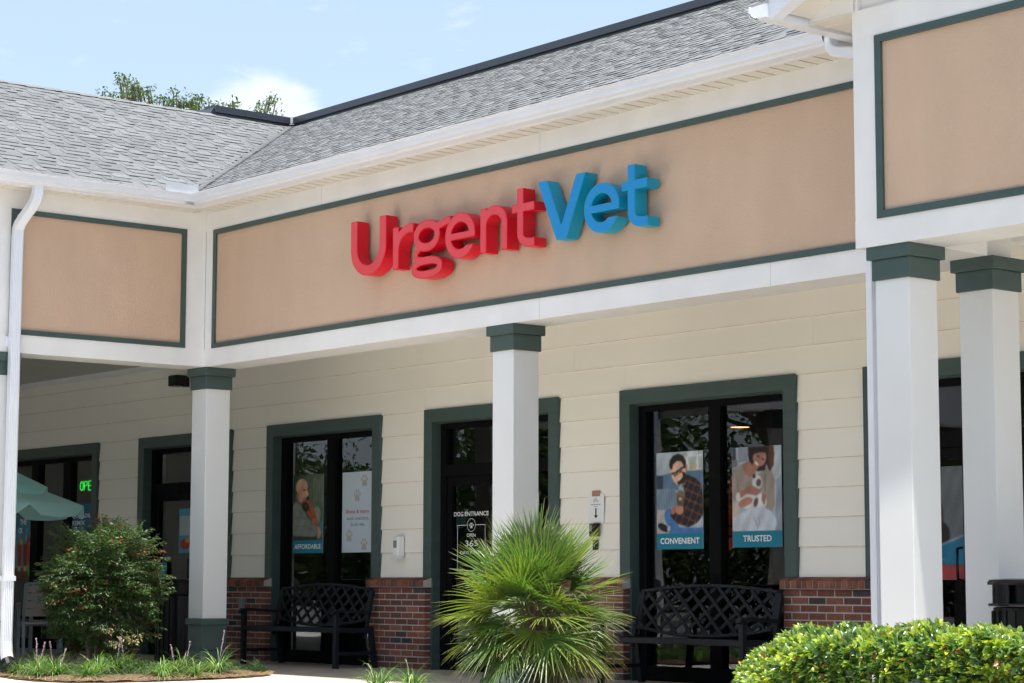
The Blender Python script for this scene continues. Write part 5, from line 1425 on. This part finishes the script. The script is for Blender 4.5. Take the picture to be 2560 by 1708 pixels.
# --- clipped glossy hedge
def hedge():
    xh, x1, y0, y1, zt = 10.02, 15.6, -4.2, -2.15, 0.668
    n = 8500
    # rosette shoots over a rounded box surface
    P_ = np.empty((n, 3)); Nn = np.empty((n, 3))
    u = nrg.random(n) ** 1.35; v = nrg.random(n)
    for i in range(n):
        which = nrg.random()
        Yv = y0 + (y1 - y0) * v[i] if (which < 0.66 or which >= 0.9) else y0
        x0 = xh + (y1 - Yv) * 1.03
        X = x0 + (x1 - x0) * u[i]
        if which < 0.66: Y = y0 + (y1 - y0) * v[i]; Z = zt; nn = (0, 0, 1.0)
        elif which < 0.90: Y = y0; Z = zt - 0.5 * v[i]; nn = (0, -1.0, 0.35)
        else: X = x0; Y = y0 + (y1 - y0) * v[i]; Z = zt - 0.05 - 0.15 * nrg.random(); nn = (-1, 0, 0.3)
        # rounding of the ends and edges
        ex = max(0, (x0 + 0.95 - X) / 0.95); ey = max(0, (y0 + 0.45 - Y) / 0.45); ey2 = max(0, (Y - (y1 - 0.5)) / 0.5)
        Z -= 0.52 * (1 - math.sqrt(max(0, 1 - min(1, ex) ** 2.0)))
        if which < 0.66:
            Z -= 0.20 * ey ** 2.5 + 0.20 * ey2 ** 2.5
            nn = (-0.9 * ex ** 1.5, -0.8 * ey ** 2 + 0.8 * ey2 ** 2, 1.0)
        P_[i] = (X, Y, Z); Nn[i] = nn
    P_[:, 2] += 0.022 * np.sin(P_[:, 0] * 5.1 + 1) * np.cos(P_[:, 1] * 4.3) + 0.014 * np.sin(P_[:, 0] * 13 + P_[:, 1] * 9)
    dep = np.abs(nrg.normal(0, 0.05, n)); P_ -= Nn * dep[:, None]; P_[:, 2] += (nrg.random(n) < 0.03) * nrg.random(n) * 0.05
    Nn /= np.linalg.norm(Nn, axis=1, keepdims=True)
    k = 7
    PP = np.repeat(P_, k, 0) + nrg.normal(0, 0.004, (n * k, 3)); NN = np.repeat(Nn, k, 0)
    spread = nrg.uniform(0.25, 1.25, (n * k, 1))
    dd = NN + sph(n * k) * spread
    dpt = np.repeat(dep, k)
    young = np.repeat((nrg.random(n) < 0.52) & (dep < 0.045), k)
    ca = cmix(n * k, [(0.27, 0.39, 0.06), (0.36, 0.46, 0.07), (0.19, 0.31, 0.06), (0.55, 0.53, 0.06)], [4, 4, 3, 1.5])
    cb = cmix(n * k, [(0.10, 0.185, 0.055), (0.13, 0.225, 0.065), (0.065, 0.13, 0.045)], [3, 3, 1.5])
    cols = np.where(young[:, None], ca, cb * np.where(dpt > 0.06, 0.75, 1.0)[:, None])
    brown = nrg.random(n * k) < 0.018; cols[brown] = (0.30, 0.11, 0.04)
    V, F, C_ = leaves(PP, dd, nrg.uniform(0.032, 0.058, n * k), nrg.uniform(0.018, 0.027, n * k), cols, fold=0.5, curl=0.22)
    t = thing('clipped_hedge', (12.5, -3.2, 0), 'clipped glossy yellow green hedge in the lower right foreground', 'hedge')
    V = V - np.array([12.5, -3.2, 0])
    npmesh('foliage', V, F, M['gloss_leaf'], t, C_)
    b = MB()
    for i in range(260):
        x = rnd.uniform(13.6, x1) - 12.5; y = rnd.uniform(y0 + 0.15, y1 - 0.15) + 3.2
        p = [(x, y, 0)]
        for q in range(3): p.append((p[-1][0] + rnd.uniform(-0.09, 0.09), p[-1][1] + rnd.uniform(-0.09, 0.09), p[-1][2] + rnd.uniform(0.12, 0.2)))
        b.tube(p, [0.009, 0.007, 0.005, 0.003], 5)
    b.build('stems', M['bark'], t)
    # one tall young shoot
    return t
hedge()

# --- fan palm
def palm(loc):
    t = thing('fan_palm', loc, 'sunlit European fan palm in front of the middle column', 'palm')
    rg = np.random.default_rng(21)
    b = MB(); tz = 0.62
    b.tube([(0.16, 0.05, 0.0), (0.12, 0.04, 0.2), (0.04, 0.01, 0.45), (0.0, 0.0, 0.66)], [0.07, 0.085, 0.10, 0.06], 12)
    for k in range(240):      # old leaf bases and fibre
        a_ = rnd.uniform(0, 6.283); z = rnd.uniform(0.03, 0.70); cx = 0.16 * (1 - z / 0.66) if z < 0.66 else 0
        p = (cx + 0.08 * math.cos(a_), 0.05 * (1 - z / .7) + 0.08 * math.sin(a_), z)
        b.bar(p, (p[0] + 0.09 * math.cos(a_), p[1] + 0.09 * math.sin(a_), z + rnd.uniform(0.03, 0.13)), rnd.uniform(0.006, 0.02), 0.006)
    b.build('trunk', M['bark'], t)
    V = []; F = []; C_ = []; pet = MB()
    nf = 70
    for k in range(nf):
        az = k * 2.39996 + rg.normal(0, 0.15)
        s_ = (k + 0.5) / nf                       # 0 = top, 1 = hanging
        el = 1.50 - 2.25 * s_ ** 1.0 + rg.normal(0, 0.12)
        pl = rg.uniform(0.20, 0.36) * (1 if s_ > 0.12 else 0.8)
        d = np.array([math.cos(az) * math.cos(el), math.sin(az) * math.cos(el), math.sin(el)])
        base = np.array([0.03 * math.cos(az), 0.03 * math.sin(az), tz + 0.05 * (0.5 - s_)])
        hub = base + d * pl + np.array([0, 0, -0.10 * pl * math.cos(el) * (1 + s_)])
        pet.tube([tuple(base), tuple(base + d * pl * 0.5 + np.array([0, 0, 0.012])), tuple(hub)], [0.011, 0.008, 0.006], 6, (0.16, 0.24, 0.05))
        fd = hub - base; fd /= np.linalg.norm(fd)
        side = np.cross(fd, [0, 0, 1.0]); side /= np.linalg.norm(side) + 1e-9
        nrm = np.cross(side, fd)
        tw = rg.normal(0, 0.35); side, nrm = side * math.cos(tw) + nrm * math.sin(tw), nrm * math.cos(tw) - side * math.sin(tw)
        nl = 32; ln = rg.uniform(0.38, 0.50)
        spread = R(rg.uniform(62, 108))
        tone = rg.uniform(0.8, 1.2); yel = rg.random()
        for j in range(nl):
            q = (j + 0.5) / nl * 2 - 1
            a_ = q * spread + rg.normal(0, 0.02)
            ld = fd * math.cos(a_) + side * math.sin(a_)
            L_ = ln * (1 - 0.28 * abs(q) ** 1.6) * rg.uniform(0.93, 1.05)
            wd = 0.0076 * rg.uniform(0.85, 1.15)
            wv = np.cross(ld, nrm); wv /= np.linalg.norm(wv)
            droop = rg.uniform(0.01, 0.10) * (0.4 + s_)
            c = np.array([0.115, 0.205, 0.045]) if yel < 0.55 else (np.array([0.21, 0.27, 0.05]) if yel < 0.84 else np.array([0.13, 0.19, 0.10]))
            c = c * tone * rg.uniform(0.85, 1.15)
            o_ = len(V); K = 5
            for i_ in range(K + 1):
                f = i_ / K
                w_ = wd * (0.55 + 1.1 * f if f < 0.4 else (1 - (f - 0.4) / 0.6) ** 0.8 * 1.0 + 0.04)
                pc = hub + ld * (L_ * f) + nrm * (0.05 * (1 - abs(q)) * math.sin(f * 1.6) + 0.05 * abs(q) * f) + np.array([0, 0, -droop * f * f])
                V += [pc - wv * w_ + nrm * w_ * 0.55, pc, pc + wv * w_ + nrm * w_ * 0.55]
                cc = c if f < 0.85 else np.array([0.40, 0.38, 0.20])
                C_ += [cc, cc * 1.08, cc]
            for i_ in range(K):
                a0 = o_ + i_ * 3; F += [(a0, a0 + 1, a0 + 4, a0 + 3), (a0 + 1, a0 + 2, a0 + 5, a0 + 4)]
    npmesh('fronds', V, F, M['palm'], t, C_)
    pet.build('petioles', M['brick'], t)
    # small inflorescence stubs near the heart
    return t
pp = palm((7.13, -1.34, 0.0)); pp.scale = (0.98, 1.02, 1.16)

# --- nandina-like berry bush with several canes
def bush(loc):
    t = thing('multi_stem_bush', loc, 'rounded green bush with bronze tinted leaves and bare canes beside the corner column', 'bush')
    rg = np.random.default_rng(5)
    b = MB(); tips = []
    for k in range(15):
        a_ = k * 2.4; r0 = rg.uniform(0.03, 0.13)
        p = np.array([r0 * math.cos(a_), r0 * math.sin(a_), 0.0]); pts = [tuple(p)]
        lean = rg.uniform(0.05, 0.38); hh = rg.uniform(0.75, 1.15)
        for q in range(5):
            p = p + np.array([lean * math.cos(a_) * 0.17, lean * math.sin(a_) * 0.17, hh / 5]) + rg.normal(0, 0.012, 3); pts.append(tuple(p))
        b.tube(pts, [0.013, 0.012, 0.011, 0.010, 0.008, 0.006], 6)
    b.build('canes', mat('pale_cane', (0.30, 0.22, 0.19), 0.8, 0.3, 30), t)
    # compound sprays filling an egg shape
    ns = 2300
    c0 = np.array([0, 0, 0.80]); rad = np.array([0.52, 0.52, 0.66])
    dirs = sph(ns); rr = rg.random(ns) ** 0.33
    lump = 1 + 0.16 * np.sin(dirs[:, 0] * 5 + 1.3) * np.cos(dirs[:, 2] * 4.1) + 0.12 * np.sin(dirs[:, 1] * 7 + dirs[:, 2] * 6)
    ctr = c0 + dirs * rr[:, None] * rad * lump[:, None]
    ctr = np.concatenate([ctr, np.array([[0.62, -0.1, 0.36], [0.68, 0.0, 0.33], [0.60, 0.1, 0.40], [0.55, -0.15, 0.30]])]); dirs = np.concatenate([dirs, np.array([[0.9, 0, -0.5]] * 4)]); rr = np.concatenate([rr, [1] * 4])
    PP = []; DD = []; CC = []
    br = MB()
    for i, (c, d) in enumerate(zip(ctr, dirs)):
        if c[2] < 0.20 or (c[2] < 0.42 and math.hypot(c[0], c[1]) < 0.22): continue
        d = d * np.array([1, 1, 0.6]) + np.array([0, 0, -0.1]) + rg.normal(0, 0.25, 3); d /= np.linalg.norm(d)
        s_ = np.cross(d, [0, 0, 1]); s_ /= np.linalg.norm(s_) + 1e-9
        L_ = rg.uniform(0.11, 0.19)
        kind = rg.random()
        base = np.array((0.038, 0.092, 0.022)) if kind < 0.60 else (np.array((0.058, 0.125, 0.026)) if kind < 0.92 else (np.array((0.13, 0.15, 0.035)) if kind < 0.975 else np.array((0.26, 0.10, 0.05))))
        if i >= ns: base = np.array((0.30, 0.26, 0.12))
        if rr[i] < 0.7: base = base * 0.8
        br.tube([tuple(c - d * 0.05), tuple(c + d * L_)], 0.0018, 4)
        for q in range(22):
            f = (q + 0.5) / 22; sd_ = (-1) ** q
            off_ = s_ * sd_ * rg.uniform(0.012, 0.06) * (1 - 0.5 * f)
            p = c + d * L_ * f + off_ + np.array([0, 0, rg.normal(-0.005, 0.010)])
            PP.append(p); DD.append(d * 0.8 + s_ * sd_ * 0.9 + rg.normal(0, 0.3, 3) + np.array([0, 0, -0.25])); CC.append(base * rg.uniform(0.85, 1.15))
    PP = np.array(PP); n = len(PP)
    V, F, C_ = leaves(PP, np.array(DD), rg.uniform(0.030, 0.049, n), rg.uniform(0.012, 0.018, n), np.array(CC), fold=0.3, shape=4)
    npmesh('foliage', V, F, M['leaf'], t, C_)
    br.build('twigs', M['bark'], t)
    return t
bush((0.08, -1.24, 0.05))

# --- liriope clumps
def liriope(loc, sc_, label, seed, bright=1.0, spikes=1):
    t = thing('liriope_clump', loc, label, 'plant', 'grassy liriope clumps in the flower beds')
    rg = np.random.default_rng(seed)
    V = []; F = []; C_ = []
    for k in range(110):
        az = rg.uniform(0, 6.283); el = rg.uniform(0.6, 1.45); L_ = rg.uniform(0.24, 0.44) * sc_
        d = np.array([math.cos(az) * math.cos(el), math.sin(az) * math.cos(el), math.sin(el)]); s_ = np.array([-math.sin(az), math.cos(az), 0])
        p0 = np.array([rg.normal(0, 0.02), rg.normal(0, 0.02), 0]); o_ = len(V)
        c = np.array([0.07, 0.16, 0.03]) if rg.random() < 0.7 else np.array([0.17, 0.27, 0.07])
        if rg.random() < 0.12: c = np.array([0.34, 0.38, 0.20])
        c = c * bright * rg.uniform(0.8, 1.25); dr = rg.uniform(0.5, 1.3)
        for i_ in range(7):
            f = i_ / 6; w_ = 0.0042 * (1 - f ** 2.5) + 0.0003
            pc = p0 + d * L_ * f + np.array([math.cos(az), math.sin(az), 0]) * 0.10 * L_ * f * f * 2 - np.array([0, 0, dr * L_ * f ** 2.4 * 0.75])
            V += [pc - s_ * w_, pc + s_ * w_]; C_ += [c, c]
        for i_ in range(6): F.append((o_ + 2 * i_, o_ + 2 * i_ + 1, o_ + 2 * i_ + 3, o_ + 2 * i_ + 2))
    npmesh('blades', V, F, M['leaf'], t, C_)
    for k in range(spikes):
        b = MB(); a_ = rg.uniform(0, 6.28); h = rg.uniform(0.24, 0.36) * sc_; lx, ly = 0.07 * math.cos(a_), 0.07 * math.sin(a_)
        b.tube([(0, 0, 0), (lx, ly, h)], 0.003, 5)
        for q in range(46):
            f = rg.uniform(0.5, 1); b.lathe([(0, -0.005), (0.0038, 0), (0, 0.005)], (lx * f + rg.normal(0, 0.004), ly * f + rg.normal(0, 0.004), h * f), 5)
        b.build('flower_spike', m_spike, t)
    return t
m_spike = mat('pale_lilac_flower', (0.42, 0.30, 0.36), 0.7)
spots = [((0.80, -2.30, 0.03), 0.95, 'liriope clump with tall lilac spikes next to the drain pipe', 1, 1.1, 2),
         ((1.22, -2.30, 0.03), 0.80, 'liriope clump just right of the spiked one by the drain pipe', 2, 1.1, 1),
         ((1.40, -1.98, 0.03), 1.05, 'broad bright liriope clump in front of the bush canes', 3, 1.2, 0),
         ((1.84, -1.52, 0.03), 0.85, 'bright liriope clump at the bed edge below the bush', 4, 1.2, 0),
         ((1.55, -1.20, 0.03), 0.80, 'liriope clump with a lilac spike right of the bush canes', 6, 0.9, 1),
         ((1.62, -0.78, 0.03), 1.10, 'arching bright liriope clump left of the corner column base', 7, 1.25, 1),
         ((0.45, -1.95, 0.03), 1.0, 'shaded liriope clump behind the drain pipe clump', 8, 0.7, 1),
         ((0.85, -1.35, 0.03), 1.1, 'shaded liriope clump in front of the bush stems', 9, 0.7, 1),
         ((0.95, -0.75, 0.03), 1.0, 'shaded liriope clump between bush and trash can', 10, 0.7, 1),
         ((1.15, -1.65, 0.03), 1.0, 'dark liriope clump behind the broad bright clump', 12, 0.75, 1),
         ((1.05, -2.42, 0.02), 0.75, 'small liriope clump at the front edge of the bed', 21, 1.0, 0),
         ((1.62, -2.18, 0.02), 0.80, 'liriope clump at the front corner of the bed', 22, 1.15, 0),
         ((1.90, -1.20, 0.02), 0.70, 'small liriope clump at the right edge of the bed', 23, 1.1, 0),
         ((0.45, -2.32, 0.02), 0.70, 'small liriope clump touching the black drain pipe', 24, 0.9, 0),
         ((4.95, -1.25, 0.0), 1.2, 'liriope clump under the left fronds of the fan palm', 14, 1.2, 0),
         ((5.5, -1.3, 0.0), 1.2, 'liriope clump nearest the fan palm trunk', 15, 1.2, 0)]
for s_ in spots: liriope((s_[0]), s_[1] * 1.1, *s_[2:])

# --- low juniper ground cover by the column
def groundcover(cx, cy, rx, ry, nn_, seed):
    rg = np.random.default_rng(seed)
    n = nn_; a_ = rg.uniform(0, 6.283, n); r_ = np.sqrt(rg.random(n))
    P_ = np.stack([cx + rx * r_ * np.cos(a_), cy + ry * r_ * np.sin(a_), 0.02 + 0.13 * rg.random(n) * (1.1 - r_)], 1)
    d = sph(n) * 0.8 + np.array([0, 0, 0.8])
    V, F, C_ = leaves(P_, d, rg.uniform(0.02, 0.05, n), rg.uniform(0.004, 0.008, n), cmix(n, [(0.03, 0.08, 0.025), (0.05, 0.11, 0.03), (0.08, 0.13, 0.04)], [3, 3, 1]), shape=4)
    return tag(npmesh('ground_cover', V, F, M['leaf'], None, C_), kind='stuff')
groundcover(1.05, -0.45, 0.40, 0.35, 3600, 31); groundcover(1.30, -0.12, 0.16, 0.12, 900, 32)
groundcover(0.85, -1.35, 0.95, 1.05, 15000, 33)
# pine straw scatter along the bed edge
def straw():
    rg = np.random.default_rng(77); b = MB()
    for i in range(350):
        k = rg.integers(0, 12); p = np.array(bed1[k]); q = np.array(bed1[k + 1]); c = p + (q - p) * rg.random(); c = c * 0.97 + np.array([0.9, -1.2]) * 0.03 + rg.normal(0, 0.02, 2)
        a_ = rg.uniform(0, 3.14); L_ = rg.uniform(0.03, 0.08)
        b.bar((c[0], c[1], 0.012 + rg.random() * 0.02), (c[0] + L_ * math.cos(a_), c[1] + L_ * math.sin(a_), 0.012 + rg.random() * 0.04), 0.003, 0.002)
    return tag(b.build('pine_straw', mat('straw', (0.42, 0.27, 0.13), 0.8, 0.2, 20)), kind='stuff')
straw()

# --- trees
def tree(loc, H, crown_r, label, seed, nclump=90, lpc=120, leaf=0.10, crown_z=0.62, cols=None, targets=None, group=None):
    t = thing('oak_tree', loc, label, 'tree', group)
    rg = np.random.default_rng(seed)
    b = MB(); tr = 0.035 * H
    top = np.array([0, 0, H * 0.45]); b.tube([(0, 0, 0), (0.05 * tr, 0, H * 0.2), tuple(top)], [tr, tr * 0.75, tr * 0.55], 10)
    cl = []
    for k in range(nclump):
        d = sph(1)[0]; d[2] = abs(d[2]) * 1.1 - 0.35; r_ = rg.random() ** 0.45
        cl.append(np.array([0, 0, H * crown_z]) + d * r_ * np.array([crown_r, crown_r, H * 0.36]))
    if targets is not None: cl += [np.array(q) for q in targets]
    for i, c in enumerate(cl):
        mid = top * 0.75 + c * 0.25 + rg.normal(0, 0.03 * H, 3) * np.array([1, 1, 0.4])
        if i % 2 == 0 or i >= nclump: b.tube([tuple(top * rg.uniform(0.6, 1)), tuple(mid), tuple(mid * 0.4 + c * 0.6 + rg.normal(0, 0.01 * H, 3)), tuple(c)], [tr * 0.3, tr * 0.16, tr * 0.07, 0.012], 5)
    b.build('trunk', M['bark'], t)
    cl = np.array(cl); n = len(cl) * lpc
    rad = np.where(np.arange(len(cl)) < nclump, 0.075 * H, 0.0125 * H)
    keep = np.ones(n, bool)
    if targets is not None: keep = (np.repeat(np.arange(len(cl)), lpc) < nclump) | (rg.random(n) < 0.30)
    P_ = np.repeat(cl, lpc, 0) + rg.normal(0, 1, (n, 3)) * np.repeat(rad, lpc)[:, None] * np.array([1, 1, 0.65]) * 0.62
    P_ = P_[keep]; n = len(P_)
    V, F, C_ = leaves(P_, sph(n) + np.array([0, 0, 0.2]), rg.uniform(0.7, 1.3, n) * leaf, rg.uniform(0.4, 0.7, n) * leaf, cmix(n, cols or [(0.045, 0.085, 0.018), (0.065, 0.115, 0.022), (0.095, 0.14, 0.03)], [3, 4, 2]), shape=4)
    npmesh('crown', V, F, M['leaf'], t, C_)
    return t
# the oak whose top twigs show above the roof; camera rays give the twig directions
def ray(u, v):
    return (fw * 1.0 + rt2 * ((u - 1280) / 5394.62) - up2 * ((v - 854) / 5394.62))
tw = []
C0 = Vector(CAM); TD = 46.0
base = C0 + ray(450, 854) * TD; base.z = 0
twigs = [(256, 236, 0), (275, 243, 0), (302, 205, 1), (312, 198, 0), (330, 215, 1), (345, 228, 1), (322, 240, 1), (302, 245, 0), (352, 246, 1), (372, 222, 0), (374, 240, 0), (376, 252, 0), (402, 252, 0), (415, 246, 0), (425, 256, 1), (440, 232, 0), (446, 246, 0),
         (455, 262, 0), (470, 262, 0), (478, 268, 1), (486, 250, 0), (494, 238, 0), (500, 262, 0), (522, 262, 0), (540, 268, 0), (552, 270, 0), (572, 262, 0), (588, 258, 0), (580, 272, 0), (640, 282, 0), (650, 275, 0), (662, 264, 0), (672, 258, 0), (684, 250, 0), (655, 286, 0)]
tg = []
rq = random.Random(9)
for (u, v, big) in twigs:
    for k in range(2 + 2 * big):
        q = C0 + ray(u + rq.uniform(-6, 6), v + rq.uniform(-6, 7)) * (TD + rq.uniform(-0.8, 0.8)) - base
        tg.append(tuple(q))
    q = C0 + ray(u + rq.uniform(-8, 8), v + 34) * (TD + rq.uniform(-1, 1)) - base; tg.append(tuple(q))
zr_ = (C0 + ray(450, 320) * TD).z
tree(tuple(base), zr_ * 0.97, 4.0, 'live oak whose leafy top twigs rise above the left roof ridge', 40, 60, 55, 0.085, crown_z=0.40, targets=tg,
     cols=[(0.06, 0.105, 0.035), (0.085, 0.135, 0.045), (0.12, 0.165, 0.06)])
# trees across the car park: seen only as reflections in the glass
for i, (x, y, H, r_, lb) in enumerate(((-9, -20, 10.5, 4.8, 'broad oak across the car park, reflected in the shop windows'), (-21, -27, 12, 5.5, 'taller oak at the far side of the car park behind the others'), (-1.5, -26, 11, 5.0, 'dense oak in the middle of the car park island'),
                          (-30, -14, 11, 5.0, 'oak beyond the left end of the building'), (8, -31, 12, 5.6, 'oak at the right of the car park tree row'))):
    tree((x, y, -0.17), H, r_, lb, 60 + i, 85, 260, 0.12, group='oaks across the car park')

def woods():  # unseen treeline added as a dark backdrop for the window reflections
    rg = np.random.default_rng(88); n = 120000
    x = rg.uniform(-95, 20, n); h = 7.5 + 2.2 * np.sin(x * 0.21) + 1.4 * np.sin(x * 0.53 + 1)
    z = h * rg.random(n) ** 0.8; y = -46 + 3.0 * rg.normal(0, 1, n) - 2 * np.sin(x * 0.3)
    V, F, C_ = leaves(np.stack([x, y, z], 1), sph(n), rg.uniform(0.22, 0.5, n), rg.uniform(0.15, 0.35, n), cmix(n, [(0.03, 0.06, 0.015), (0.05, 0.085, 0.02), (0.08, 0.11, 0.03)], [3, 4, 2]), shape=4)
    tag(npmesh('woods', V, F, M['leaf'], None, C_), kind='stuff')
woods()
